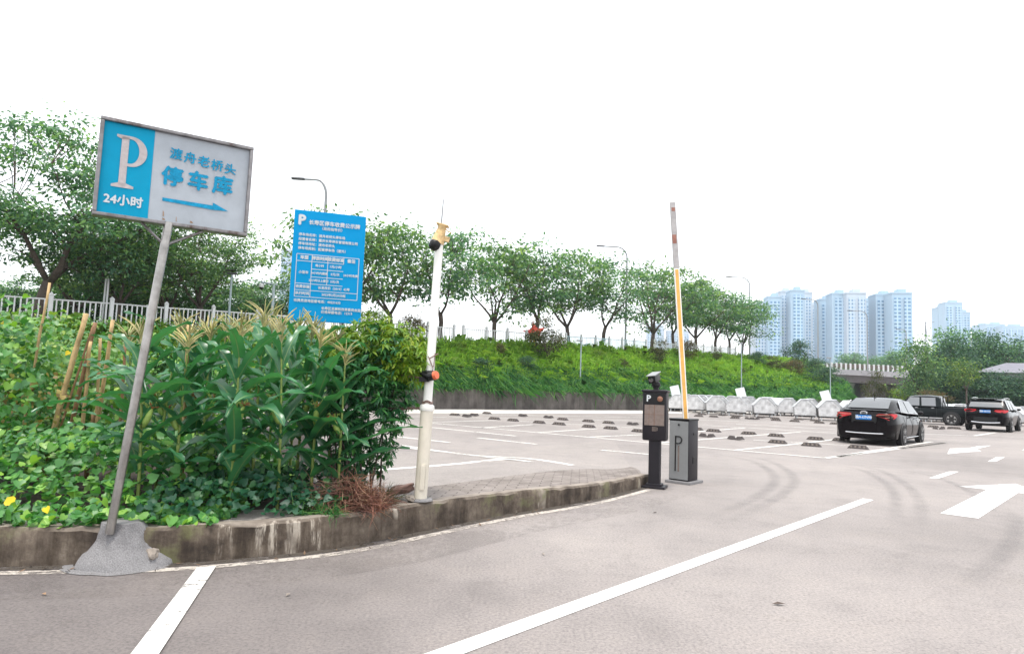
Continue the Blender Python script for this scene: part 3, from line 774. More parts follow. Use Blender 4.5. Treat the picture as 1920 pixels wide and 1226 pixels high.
for px, v, top, k, lab, w_ in ((698, .9, 578, 'sh3', 'yellow-green rounded shrub just right of the blue tariff board', 1.1), (770, .85, 585, 'sh2', 'reddish brown shrub on the bank left of the white camera pole', .9),
                          (1022, .55, 598, 'sh1', 'olive shrub with bare lower stems on the bank below the red star', 1.0), (935, .6, 640, 'sh2', 'thin twiggy reddish shrub on the bank left of the red star', .7),
                          (1236, .55, 638, 'sh1', 'olive shrub on the bank behind the black ticket kiosk', .9), (1290, .7, 632, 'sh2', 'brownish shrub on the bank right of the barrier arm', .9),
                          (1345, .72, 655, 'sh1', 'small olive shrub on the bank left of the right-hand thin post', 1.0), (1420, .7, 660, 'sh4', 'dark green shrub on the bank right of the right-hand thin post', 1.0),
                          (1455, .5, 668, 'sh1', 'olive brown shrub on the bank below the left tower cluster', 1.3), (1500, .62, 640, 'sh4', 'tall dark conifer-like shrub on the bank in front of the towers', .7), (1488, .4, 672, 'sh2', 'russet shrub low on the bank end below the towers', 1.4),
                          (1530, .4, 674, 'sh4', 'dark shrub at the end of the bank next to the bridge', 1.4), (1552, .2, 690, 'sh4', 'low dark shrub right at the bridge abutment', 1.3), (1395, .4, 690, 'sh1', 'low olive shrub half way up the bank right of the barrier', 1.2),
                          (862, .75, 640, 'sh3', 'low yellow-green shrub on the bank just right of the white pole', 1.3), (985, .35, 668, 'sh4', 'dark low shrub on the bank midway between the white pole and the thin post', 1.2), (1120, .6, 655, 'sh3', 'yellow-green tuft-like shrub on the bank right of the thin post', 1.3), (1170, .4, 672, 'sh1', 'olive shrub on the bank below the middle street lamp', 1.2), (900, .3, 672, 'sh4', 'dark shrub low on the bank right of the white pole', 1.4), (1320, .45, 680, 'sh3', 'pale green shrub low on the bank right of the barrier arm', 1.2)):
    p = on_bank(px, v); tree(k, p, ht(p, top), lab, 'shrubs on the bank', cat='shrub', wide=w_)
# trees at the right
for px, y, bot, top, k, w_, lab in ((1722, 74, 748, 634, 'gt', .8, 'slender olive tree in front of the right end of the bridge'), (1772, 82, 752, 640, 'd1', .95, 'dense dark tree behind the black pickup cab'),
                             (1808, 86, 752, 622, 'd2', 1.05, 'tallest bushy tree of the right-hand clump, green crown above the suv'), (1812, 70, 756, 668, 'lime', .75, 'pale tree with bare twin trunk and yellow-green top above the suv'),
                             (1850, 84, 754, 636, 'd1', 1.0, 'dark tree just left of the grey roof'), (1880, 96, 752, 642, 'd2', 1.1, 'bushy tree behind the grey roof'),
                             (1915, 95, 752, 645, 'd1', 1.1, 'dark tree at the far right edge behind the roof'), (1872, 72, 760, 703, 'd1', 1.9, 'low dark tree in front of the grey roof'),
                             (1925, 70, 762, 703, 'd1', 1.8, 'low dark tree at the right edge in front of the roof'), (1795, 76, 756, 680, 'd1', 1.5, 'low dark tree between the pickup and the suv'),
                             (1642, 80, 750, 698, 'sh1', .7, 'small dark shrub in front of the bridge pier'), (1690, 78, 752, 726, 'sh3', 1.0, 'pale reed-like shrub under the bridge left of the pickup'),
                             (1745, 70, 754, 728, 'sh2', 1.5, 'purple-brown low shrub behind the pickup')):
    p = P(px, bot, y); p.z = min(p.z, .3); tree(k, p, ht(p, top), lab, None, wide=w_, cat='shrub' if k.startswith('sh') else 'tree')
for px, top, y, lab in ((1590, 664, 190, 'grey-green far tree seen over the bridge railing, left one'), (1628, 668, 200, 'grey-green far tree seen over the bridge railing, right one'), (1682, 660, 185, 'grey-green far tree at the right end of the bridge railing')):
    p = P(px, 722, y); p.z = 5; tree('d2', p, ht(p, top), lab, wide=1.5)

# ------------------------------------------------------------------ fences on the crest
def fence_run(t0, t1, label, panelmat='fence', step=2.1, h=1.05, off=.15):
    pts = [bank_pt(t0 + (t1 - t0) * i / 300, 1) + NV * off for i in range(301)]
    root = empty('white_fence', pts[0], 0, label, 'fence')
    acc = [pts[0]]
    for p in pts:
        if (p - acc[-1]).length >= step: acc.append(p)
    for i, p in enumerate(acc):
        m = MB(); m.box(p + Vector((0, 0, h * .55)), (.14, .14, h * 1.15), Matrix.Rotation(-rad(HD - 90), 3, 'Z')); m.lathe([(.11, 0), (.09, .04), (.02, .12)], 8, Matrix.Translation(p + Vector((0, 0, h * 1.125))))
        m.build('post', M['fence'], root, world=True)
        if i + 1 < len(acc):
            q = acc[i + 1]; d = (q - p); m = MB(); dn = d.normalized()
            for z in (.14, h * .96): m.tube([p + dn * .08 + Vector((0, 0, z)), q - dn * .08 + Vector((0, 0, z))], .035, 6)
            nb = 11
            for k in range(1, nb):
                b = p + d * (k / nb); m.box(b + Vector((0, 0, h * .55)), (.05, .03, h * .76), Matrix.Rotation(math.atan2(d.y, d.x), 3, 'Z'))
            m.build('panel', M[panelmat], root, world=True)
    return root
fence_run(.17, .372, 'white picket fence on the raised road behind the maize, left of the blue tariff board')
fence_run(.378, .47, 'white picket fence piece seen between the tariff board and the red star')
fence_run(.475, .60, 'white fence with pale blue panels right of the red star', 'fence_glass')
fence_run(.605, .78, 'white picket fence on the crest right of the barrier arm')

# ------------------------------------------------------------------ street lamps and thin posts
def street_lamp(base, top, arm, label, adir=-1, r=.11, group='street lamps on the raised road', arm_drop=.0):
    root = empty('street_lamp', base, 0, label, 'street lamp', group)
    h = top
    m = MB(); m.tube([(0, 0, -.3), (0, 0, .5), (0, 0, h * .9)], [r * 1.2, r, r * .75], 8); m.build('pole', M['lamp'], root, smooth=True)
    m = MB(); q = []
    d = Vector((-DV.x * .25 - .97, -.1, 0)).normalized() * (1 if adir < 0 else -1)
    for i in range(9):
        a = i / 8 * math.pi / 2; q.append(Vector((0, 0, h * .9)) + d * (arm * .35) * (1 - math.cos(a)) + Vector((0, 0, (h * .1) * math.sin(a))))
    q.append(q[-1] + d * arm * .45)
    m.tube(q, [r * .7] * 5 + [r * .55] * 5, 8); m.build('arm', M['lamp'], root, smooth=True)
    m = MB(); e = q[-1]; M3 = Matrix.Rotation(math.atan2(d.y, d.x), 3, 'Z')
    m.box(e + d * .32 + Vector((0, 0, .0)), (.75, .26, .12), M3, bev=.04); m.build('lamp_head', M['lamp_head'], root)
    return root
for px, top, y, arm, lab in ((595, 338, 46, 2.0, 'tall curved street lamp rising above the blue tariff board'), (1171, 464, 66, 3.0, 'curved street lamp in the middle of the tree row'), (1406, 521, 82, 3.0, 'curved street lamp at the right end of the tree row'),
                        (1534, 562, 105, 2.6, 'pale slim street lamp in front of the middle gap of the towers'), (1627, 584, 110, 3.4, 'pale curved street lamp in front of the tallest right towers'), (1700, 618, 118, 1.5, 'pale lamp at the right end of the bridge railing')):
    if y < 100: b = crest_at(px, 2.2); zf = 1
    else: b = P(px, 690, y); b.z = 5.9 if y < 112 else 6
    tz = P(px, top, b.y).z
    street_lamp(b, tz - b.z, arm * (b.y / y), lab)
TPG = 'thin grey posts along the wall'
for px, base, top, y, lab in ((1086.5, 767, 640, 45, 'thin grey post standing against the retaining wall left of the kiosk'), (1390, 742, 645, 55, 'thin grey post behind the bins right of the barrier arm'), (1557, 740, 672, 62, 'thin grey post behind the bins by the bridge')):
    b = P(px, base, y); b.z = 0.0 if y == 45 else max(0, b.z - .2)
    root = empty('thin_post', b, 0, lab, 'post', TPG); h = P(px, top, y).z - b.z
    m = MB(); m.tube([(0, 0, 0), (0, 0, h)], [.05, .042], 8); m.build('pole', M['post_grey'], root, smooth=True)
    m = MB(); m.box((-.12, -.02, h + .05), (.42, .12, .10), bev=.02); m.build('camera_head', M['lamp'], root)
# left lamp and camera mast behind the maize
b = crest_at(432, -.6); root = empty('garden_lamp', b, 0, 'short grey lamp post with a flat head behind the maize tassels', 'lamp'); h = P(436, 515, b.y).z - b.z
m = MB(); m.tube([(0, 0, -.3), (0, 0, h)], [.06, .05], 8); m.build('pole', M['post_grey'], root, smooth=True)
m = MB(); m.box((0, 0, h + .05), (.45, .2, .1), bev=.03); m.box((-.05, 0, h + .2), (.5, .3, .03)); m.build('lamp_head', M['lamp_head'], root)
b = crest_at(509, -.4); root = empty('camera_mast', b, 0, 'pale blue mast with a side arm and hanging dome camera left of the tariff board', 'camera mast'); h = P(512, 532, b.y).z - b.z
m = MB(); m.tube([(0, 0, -.3), (0, 0, h)], [.08, .07], 8); m.build('pole', M['post_grey'], root, smooth=True)
m = MB(); m.tube([(.15, 0, h - .05), (-.65, 0, h + .05)], .045, 8); m.build('arm', M['post_grey'], root, smooth=True)
m = MB(); m.lathe([(.02, .16), (.11, .12), (.13, 0), (.11, -.05)][::-1], 12, Matrix.Translation((-.62, 0, h - .15))); dm = m.build('dome_camera', M['fence'], root, smooth=True)
m = MB(); m.lathe([(.02, -.12), (.08, -.09), (.1, 0)], 12, Matrix.Translation((-.62, 0, h - .2))); m.build('lens', M['black'], dm, smooth=True)
b = crest_at(197, .8); root = empty('white_mast', b, 0, 'thin pair of white poles rising behind the left fence', 'pole'); h = P(199, 522, b.y).z - b.z
for dx_ in (-.07, .07):
    m = MB(); m.tube([(dx_, 0, -.3), (dx_ * .8, 0, h)], .04, 8); m.build('pole', M['fence'], root, smooth=True)

# red star
sb = crest_at(1000, -.1); root = empty('red_star', sb, 0, 'red five-pointed star sculpture on the crest behind an olive shrub', 'sculpture')
st = []; cz = P(999, 624, sb.y).z - sb.z; Rs = .88
for k in range(10):
    a = math.pi / 2 + k * math.pi / 5 + .18; r_ = Rs if k % 2 == 0 else Rs * .42; st.append(Vector((r_ * math.cos(a), -.08, cz + r_ * math.sin(a))))
m = MB(); ctr = [Vector((0, -.26, cz)), Vector((0, .26, cz))]
for k in range(10):
    m.add([st[k], st[(k + 1) % 10], ctr[0]], [(0, 1, 2)], k % 2); q = [p + Vector((0, .16, 0)) for p in (st[k], st[(k + 1) % 10])]
    m.add([q[1], q[0], ctr[1]], [(0, 1, 2)], 0); m.add([st[k], q[0], q[1], st[(k + 1) % 10]], [(0, 1, 2, 3)], 0)
m.build('star_body', [M['star_red'], M['star_red']], root)
m = MB(); m.tube([(0, 0, -.1), (0, 0, cz - .3)], .09, 8); m.build('stand', M['star_gold'], root)

# ------------------------------------------------------------------ bridge
A_, B_ = P(1552, 701, 118), P(1738, 710, 116)
br = empty('road_bridge', (A_ + B_) / 2 * 1 - Vector((0, 0, (A_.z + B_.z) / 2)), 0, 'concrete road bridge with brown railing between the bank and the right-hand trees', 'bridge')
d = (B_ - A_); dl = d.length; dn = Vector((d.x, d.y, 0)).normalized(); bn = Vector((-dn.y, dn.x, 0))
M3 = Matrix((dn, bn, Vector((0, 0, 1)))).transposed()
def bp(s, n, z): return Vector((A_.x, A_.y, 0)) + dn * s + bn * n + Vector((0, 0, A_.z + (B_.z - A_.z) * s / dl + z))
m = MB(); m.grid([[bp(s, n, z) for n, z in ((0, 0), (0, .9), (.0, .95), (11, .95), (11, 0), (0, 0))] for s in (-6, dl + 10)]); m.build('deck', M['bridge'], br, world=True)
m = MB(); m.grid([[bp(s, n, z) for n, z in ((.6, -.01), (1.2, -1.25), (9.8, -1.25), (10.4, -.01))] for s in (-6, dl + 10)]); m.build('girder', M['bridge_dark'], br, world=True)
for k in range(22):
    s = k * dl / 21; m = MB(); m.box(bp(s, .25, 1.5), (.26, .26, 1.15), M3); m.build('railing_post', M['fence'], br, world=True)
m = MB()
for z in (1.25, 1.55, 1.85): m.tube([bp(-6, .35, z), bp(dl + 9, .35, z)], .07, 6)
for k in range(84): m.box(bp(k * dl / 84, .36, 1.5), (.1, .06, .6), M3)
m.build('railing', M['rail_brown'], br, world=True)
for k, s in enumerate((dl * .36, dl * .95)):
    m = MB()
    for sg in (-1, 1):
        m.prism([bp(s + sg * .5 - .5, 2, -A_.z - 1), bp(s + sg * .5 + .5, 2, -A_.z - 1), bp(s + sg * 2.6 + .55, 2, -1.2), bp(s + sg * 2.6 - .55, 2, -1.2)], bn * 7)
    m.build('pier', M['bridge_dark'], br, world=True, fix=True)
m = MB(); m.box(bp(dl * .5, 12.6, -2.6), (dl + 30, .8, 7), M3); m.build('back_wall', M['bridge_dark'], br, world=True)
# grey roof at the right
rb = P(1893, 745, 74); rb.z = 0
ho = empty('grey_roofed_house', rb, rad(-25), 'small house with a grey hipped roof among the trees at the right edge', 'house')
zt, ze = P(1897, 679, 74).z, P(1893, 700, 74).z
m = MB(); m.box((1.2, 2, ze / 2), (6.4, 5, ze)); m.build('wall', M['bridge'], ho)
m = MB(); rf = [(-3.2, -1.2), (5.4, -1.2), (5.4, 5.2), (-3.2, 5.2)]
m.add([(*q, ze + .04) for q in rf] + [(0.2, 2, zt), (3.0, 2, zt)], [(0, 1, 5, 4), (1, 2, 5), (2, 3, 4, 5), (3, 0, 4), (3, 2, 1, 0)]); m.build('roof', M['roof_tile'], ho)
m = MB(); m.box((2.4, -.54, ze * .55), (1.2, .08, 1.2)); m.build('window', M['glass'], ho)

# ------------------------------------------------------------------ towers
def tower(x0, x1, top, y, label, style=0, dep=16, yaw=-8, group='high-rise towers on the skyline', steps=None):
    a, b = P(x0, 700, y), P(x1, 700, y); w_ = (b - a).length; c = (a + b) / 2; c.z = 0
    h = P((x0 + x1) / 2, top, y).z
    root = empty('high_rise_tower', c, rad(yaw), label, 'tower', group)
    wm = M['tower_white'] if style else M['tower_wall']; bm_ = M['bay_white'] if style else M['bay_blue']
    wb = w_ * 1.02
    m = MB(); m.box((0, dep / 2, h / 2), (wb, dep, h)); m.build('body', wm, root)
    nb = max(1, int(round(w_ / 9)))
    def bay(cx, cy, bw, out, zz, face):
        m = MB(); hh = zz
        if face == 'f': pts = [(cx - bw / 2, cy), (cx - bw / 2, cy - out), (cx + bw / 2, cy - out), (cx + bw / 2, cy)]
        else: pts = [(cy, cx - bw / 2), (cy + out, cx - bw / 2), (cy + out, cx + bw / 2), (cy, cx + bw / 2)]
        ln = [0, out, out + bw, 2 * out + bw]
        m.add([(x, yy, 2) for x, yy in pts] + [(x, yy, hh) for x, yy in pts], [(0, 1, 5, 4), (1, 2, 6, 5), (2, 3, 7, 6), (4, 5, 6, 7)])
        m.uv = [(l, 2) for l in ln] + [(l, hh) for l in ln]
        m.build('window_bay', bm_, root)
    for k in range(nb):
        cx = -wb / 2 + (k + .5) * wb / nb; bay(cx, 0, wb / nb * .66, 1.0 + .5 * (k % 2), h - 3.5, 'f')
    for k in range(2): bay(dep * (.28 + .44 * k), wb / 2, dep * .26, .8, h - 3.5, 's')
    m = MB(); m.box((0, dep / 2, h + .8), (wb + .6, dep + .6, 1.4)); m.build('parapet', wm, root)
    m = MB(); m.box((wb * .12, dep / 2, h + 3.0), (wb * .4, dep * .5, 3.4)); m.build('roof_house', wm, root)
    return root
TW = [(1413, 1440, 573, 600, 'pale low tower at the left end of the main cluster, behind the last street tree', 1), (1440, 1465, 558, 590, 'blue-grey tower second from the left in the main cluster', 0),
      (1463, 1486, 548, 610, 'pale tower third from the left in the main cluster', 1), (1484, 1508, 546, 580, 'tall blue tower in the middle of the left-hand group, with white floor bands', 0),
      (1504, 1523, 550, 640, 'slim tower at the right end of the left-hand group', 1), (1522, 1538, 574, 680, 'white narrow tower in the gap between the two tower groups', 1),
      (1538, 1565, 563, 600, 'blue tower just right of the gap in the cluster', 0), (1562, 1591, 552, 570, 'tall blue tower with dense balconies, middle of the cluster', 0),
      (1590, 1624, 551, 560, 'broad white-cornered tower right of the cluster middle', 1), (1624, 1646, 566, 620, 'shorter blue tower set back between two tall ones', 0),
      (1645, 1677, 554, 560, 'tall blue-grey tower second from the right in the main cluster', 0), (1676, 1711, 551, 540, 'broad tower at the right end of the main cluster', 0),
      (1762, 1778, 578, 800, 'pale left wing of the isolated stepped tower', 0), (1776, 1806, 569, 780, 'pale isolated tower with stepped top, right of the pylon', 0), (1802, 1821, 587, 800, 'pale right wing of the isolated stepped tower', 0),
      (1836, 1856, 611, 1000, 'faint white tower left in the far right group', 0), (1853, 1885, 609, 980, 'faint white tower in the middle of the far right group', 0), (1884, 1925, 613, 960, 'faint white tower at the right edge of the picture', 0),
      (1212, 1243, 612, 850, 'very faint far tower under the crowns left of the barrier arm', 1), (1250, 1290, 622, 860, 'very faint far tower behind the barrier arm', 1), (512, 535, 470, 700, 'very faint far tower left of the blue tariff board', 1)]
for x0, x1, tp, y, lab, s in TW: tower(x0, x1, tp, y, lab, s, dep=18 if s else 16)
# pylon
pb = P(1738, 735, 700); pb.z = 0; ph = P(1738, 600, 700).z
py_ = empty('power_pylon', pb, 0, 'faint lattice power pylon between the towers and the trees', 'pylon')
m = MB()
for sx_ in (-1, 1):
    for sy_ in (-1, 1): m.tube([(sx_ * 5, sy_ * 5, 0), (sx_ * 1, sy_ * 1, ph * .7), (0, 0, ph)], .28, 4)
for k in range(10):
    z0, z1 = ph * .7 * k / 10, ph * .7 * (k + 1) / 10; r0, r1 = 5 - 4 * k / 10, 5 - 4 * (k + 1) / 10
    m.tube([(-r0, -r0, z0), (r1, -r1, z1)], .15, 4); m.tube([(r0, -r0, z0), (-r1, -r1, z1)], .15, 4)
m.build('lattice', M['lamp_head'], py_)
m = MB()
for z, w_ in ((.62, 10), (.8, 12), (.96, 9)): m.tube([(-w_, 0, ph * z + 1.5), (0, 0, ph * z), (w_, 0, ph * z + 1.5)], .3, 4)
m.build('cross_arm', M['lamp_head'], py_)

# ------------------------------------------------------------------ galvanised bins
def make_bin():
    root = empty('dustbin')
    W, D_, zb, zs, zt = 1.26, 1.36, .25, .74, 1.24
    prof = [(-W * .46, zb), (W * .46, zb), (W / 2, zs), (W * .17, zt - .06), (-W * .17, zt - .06), (-W / 2, zs)]
    m = MB()
    n = 7; fr = []
    rg = random.Random(3)
    for y0, sg in ((-D_ / 2, 1), (D_ / 2, -1)):       # crumpled end sheets as fine grids
        rws = []
        for i in range(9):
            t = i / 8; z = zb + (zt - .06 - zb) * t
            hw = W * .46 + (W * .04) * min(1, (z - zb) / (zs - zb)) if z < zs else W * .5 - (W * .33) * (z - zs) / (zt - .06 - zs)
            rws.append([Vector((-hw + 2 * hw * k / 10, y0 + sg * (.075 * noise.noise(Vector((k * .62, i * .55, y0 * 3))) * (1 if 0 < k < 10 and 0 < i < 8 else 0)), z)) for k in range(11)])
        m.grid(rws)
    for a, b in ((0, 1), (1, 2), (5, 0)):
        p, q = prof[a], prof[b]; m.add([(p[0], -D_ / 2, p[1]), (q[0], -D_ / 2, q[1]), (q[0], D_ / 2, q[1]), (p[0], D_ / 2, p[1])], [(0, 1, 2, 3)])
    m.build('body', M['galv'], root, smooth=True)
    m = MB()
    lp = [(-W / 2 - .03, zs - .01), (-W * .17, zt - .05), (W * .17, zt - .05), (W / 2 + .03, zs - .01)]
    m.prism([(x, -D_ / 2 - .03, z) for x, z in lp] + [(x * .985, -D_ / 2 - .03, z + .03 if 0 < i < 3 else z + .035) for i, (x, z) in reversed(list(enumerate(lp)))], (0, D_ + .06, 0)); m.build('lid', M['galv_lid'], root, fix=True)
    m = MB(); m.tube([(-W * .17, -D_ / 2, zt - .01), (-W * .08, -D_ / 2 - .03, zt + .0), (W * .08, -D_ / 2 - .03, zt), (W * .17, -D_ / 2, zt - .01)], .022, 6); m.build('handle', M['galv_lid'], root)
    m = MB(); m.box((0, 0, zb - .035), (W * .94, D_ * .97, .06)); m.build('base_frame', M['black'], root)
    for sx_ in (-1, 1):
        for sy_ in (-1, 1):
            m = MB(); m.box((sx_ * W * .36, sy_ * D_ * .44, .105), (.06, .06, .21)); m.build('leg', M['galv_lid'], root)
    return root
BINP = make_bin(); used = False
words = ['first', 'second', 'third', 'fourth', 'fifth', 'sixth', 'seventh', 'eighth', 'ninth', 'tenth', 'eleventh', 'twelfth', 'thirteenth', 'fourteenth', 'fifteenth', 'sixteenth', 'seventeenth']
def place_bin(p, rz, label, lid_up=False):
    global used
    o = BINP if not used else copy_tree(BINP)
    used = True
    o.location = p; o.rotation_euler = (0, 0, rz); tag(o, label, 'dustbin', 'galvanised bins in rows at the back of the lot')
    if lid_up:
        m = MB(); m.box((-.18, .1, 1.12 + .36), (.62, .04, .72), Matrix.Rotation(rad(-14), 3, 'Y') @ Matrix.Rotation(rad(-12), 3, 'X')); m.build('open_flap', M['galv_lid'], o)
    return o
front = [(1303, 774), (1341, 776.5), (1381, 779), (1431, 781.5), (1508, 785.5), (1553, 788)]
gone = 0
rb_ = random.Random(8)
for i, (px, py) in enumerate(front):
    p = G(px, py); place_bin(p, rad(-16 + rb_.uniform(-4, 4)), '%s galvanised bin of the front row counting right from the barrier arm' % words[i])
place_bin(G(1458, 779.5) + Vector((.1, .9, 0)), rad(-52), 'galvanised bin turned sideways in the front row, its dark long side showing')
for i, (px, py) in enumerate([(1597, 785), (1640, 785), (1684, 787), (1722, 786), (1762, 787), (1800, 789)]):
    place_bin(G(px, py), rad(-20 + rb_.uniform(-4, 4)), ['galvanised bin hidden behind the left half of the black sedan', 'galvanised bin hidden behind the middle of the black sedan', 'galvanised bin behind the right end of the black sedan', 'galvanised bin peeking between sedan roof and pickup nose', 'galvanised bin behind the pickup cab', 'galvanised bin whose lid shows over the pickup bed'][i])
for i, (px, py) in enumerate([(1866, 795), (1890, 797), (1912, 798), (1934, 799)]):
    place_bin(G(px, py), rad(-68 + rb_.uniform(-3, 3)), ['galvanised bin just right of the suv roof, partly hidden by it', 'second galvanised bin to the right of the suv', 'third galvanised bin to the right of the suv', 'galvanised bin cut by the right picture edge beside the suv'][i])
for row, (dy, nm) in enumerate(((2.1, 'second'), (4.1, 'third'))):
    for i in range(15):
        t = i / 14; p = G(1296 + 590 * t, 774 + 24 * t) ; p = p + Vector((-.15 * dy, dy, 0)) + Vector((rb_.uniform(-.12, .12), rb_.uniform(-.1, .1), 0))
        flap = row == 0 and i in (0, 3, 7)
        if i == 14: lab = 'galvanised bin at the right end of the %s row, by the suv' % nm
        else: lab = '%s galvanised bin of the %s row right of the barrier arm%s' % (words[i], nm, ', white flap standing open' if flap else '')
        place_bin(p, rad(-14 + rb_.uniform(-6, 6)), lab, flap)

# ------------------------------------------------------------------ wheel stops
def stop_mesh(broken):
    m = MB(); L = .56
    def piece(x0, x1, tilt=0, y=0):
        a, b = .10, .055; h = .105
        i0, i1 = x0 + min(.09, (x1 - x0) * .25), x1 - min(.09, (x1 - x0) * .25)
        M3 = Matrix.Rotation(tilt, 3, 'Y') @ Matrix.Rotation(tilt * 1.5, 3, 'Z')
        vs = [(x0, -a, 0), (x1, -a, 0), (x1, a, 0), (x0, a, 0), (i0, -b, h), (i1, -b, h), (i1, b, h), (i0, b, h)]
        m.add([M3 @ Vector(v) + Vector((0, y, 0)) for v in vs], [(3, 2, 1, 0), (4, 5, 6, 7), (0, 1, 5, 4), (1, 2, 6, 5), (2, 3, 7, 6), (3, 0, 4, 7)])
        return i0, i1, b, h
    t = MB()
    if broken: piece(-L / 2, -.03, .10, .03); piece(.05, L / 2, -.12, -.03)
    else:
        i0, i1, b, h = piece(-L / 2, L / 2)
        for k in range(4): m.box((-.17 + k * .113, -.079, .06), (.05, .03, .05), None, 1)
    return m
sp = {}
def stop(px, py, label, broken=False):
    p = GL(px, py - 1); p.z = zl(p.x, p.y)
    if broken not in sp:
        o = stop_mesh(broken).build('wheel_stop', [M['rubber'], M['stop_edge']]); sp[broken] = o
    else:
        o = sp[broken].copy(); COL.objects.link(o)
    o.location = p; o.rotation_euler = (0, 0, math.atan2(NV.y, NV.x) + math.pi + rad(((px * 7) % 11) - 5))
    tag(o, label, 'wheel stop', 'rubber wheel stops on the lot')
S1 = [((853, 780), 0), ((876, 783), 1), ((890, 781), 1), ((927, 787.5), 0), ((962, 790.5), 0), ((981, 782), 1), ((1029, 785), 1), ((1055, 788.5), 0), ((1011, 794.5), 0), ((1048, 797.5), 0), ((1103, 792), 0), ((1141, 795), 0), ((1104, 802.5), 0), ((1145, 805.5), 0), ((1187, 798), 1), ((1198, 811), 0), ((913, 777), 0)]
L1 = ['wheel stop nearest the white pole in the far left row', 'broken wheel stop, left one of two crumbled lumps right of the white pole', 'small crumbled wheel stop, right one of two lumps right of the white pole', 'left wheel stop of a close pair in the middle distance left of the thin post', 'right wheel stop of a close pair in the middle distance left of the thin post',
      'crumbled wheel stop below the wall left of the thin post', 'crumbled wheel stop just left of the thin post base', 'whole wheel stop just left of the thin post base', 'wheel stop upper one of the nearer pair left of the thin post', 'wheel stop lower one of the nearer pair left of the thin post',
      'wheel stop upper left of the group of four left of the kiosk', 'wheel stop upper right of the group of four left of the kiosk', 'wheel stop lower left of the group of four left of the kiosk', 'wheel stop lower right of the group of four left of the kiosk', 'crumbled wheel stop beside the kiosk body edge', 'wheel stop half hidden by the kiosk', 'thin flat wheel stop farthest back near the wall']
for ((x, y), b), l in zip(S1, L1): stop(x, y, l, bool(b))
S2 = [((1305, 807), 0), ((1338, 810.5), 0), ((1404, 815.5), 0), ((1455, 819.5), 0), ((1529, 825.5), 0), ((1326, 820.5), 1), ((1380, 825.5), 1), ((1458, 832), 0), ((1521, 837.5), 0), ((1577, 828), 0), ((1609, 842), 0)]
L2 = ['wheel stop touching the right edge of the barrier cabinet', 'wheel stop first whole one right of the barrier cabinet', 'pale dusty wheel stop in the upper near row right of the cabinet', 'wheel stop upper of the pair astride the bay line left of the sedan', 'wheel stop just left of the sedan rear bumper',
      'broken wheel stop in the lower near row, first right of the cabinet', 'broken wheel stop in the lower near row, second right of the cabinet', 'wheel stop lower of the pair left of the bay line near the sedan', 'largest looking wheel stop, nearest the front bay line left of the sedan', 'wheel stop under the left rear corner of the sedan', 'wheel stop in front of the bay corner below the sedan']
for ((x, y), b), l in zip(S2, L2): stop(x, y, l, bool(b))
S3 = [((1316, 778.5), 0), ((1310, 782), 0), ((1338, 783), 0), ((1355, 780.5), 1), ((1380, 782.5), 0), ((1378, 785.7), 0), ((1405, 787), 1), ((1416, 787.5), 1), ((1427, 784.8), 1), ((1453, 786.5), 0), ((1455, 789.7), 0), ((1490, 791.7), 0), ((1497, 788), 0), ((1528, 790.4), 0), ((1536, 794.5), 0), ((1566, 796.5), 0),
      ((1750, 802), 0), ((1760, 806), 1), ((1774, 805), 1), ((1791, 805), 0)]
L3 = ['wheel stop farthest left in the far row before the bins, upper one', 'wheel stop farthest left in the far row before the bins, lower one', 'wheel stop below the second bin of the front row', 'crumbled wheel stop below the gap after the second bin', 'upper of two close wheel stops below the third bin', 'lower of two close wheel stops below the third bin', 'crumbled lump left one below the fourth bin', 'crumbled lump right one below the fourth bin', 'flat crumbled wheel stop right under the fourth bin',
      'upper wheel stop of the pair under the sideways bin', 'lower wheel stop of the pair under the sideways bin', 'lower wheel stop of the pair under the fifth bin', 'upper wheel stop of the pair under the fifth bin', 'upper wheel stop of the pair under the sixth bin', 'lower wheel stop of the pair under the sixth bin', 'wheel stop touching the left flank of the sedan',
      'upper wheel stop between the sedan and the pickup wheel', 'broken wheel stop between the sedan and the suv', 'upright broken wheel stop left of the suv', 'wheel stop just left of the suv rear wheel']
for ((x, y), b), l in zip(S3, L3): stop(x, y, l, bool(b))

# ------------------------------------------------------------------ vehicles
def wheel(root, x, y, r, w, side, spokes=5):
    m = MB(); Mx = Matrix.Translation((x, y, r)) @ Matrix.Rotation(rad(90) * side, 4, 'Y')
    m.lathe([(r * .62, -w / 2), (r * .94, -w / 2), (r, -w * .36), (r, w * .36), (r * .94, w / 2), (r * .68, w / 2)], 24, Mx); wo = m.build('wheel', M['tyre'], root, smooth=True)
    m = MB(); m.lathe([(r * .66, w * .40), (r * .68, w * .51), (r * .60, w * .46), (r * .58, w * .30), (r * .1, w * .30)], 24, Mx)
    m.lathe([(r * .16, w * .3), (r * .15, w * .47), (r * .05, w * .49)], 12, Mx)
    for k in range(spokes):
        a = 2 * math.pi * k / spokes
        for da in (-.13, .13):
            p = [Vector((r * .1 * math.cos(a), r * .1 * math.sin(a), w * .42)), Vector((r * .64 * math.cos(a + da), r * .64 * math.sin(a + da), w * .44))]
            m.tube([Mx @ q for q in p], r * .055, 5)
    m.build('rim', M['alloy'], wo, smooth=True)
    return wo
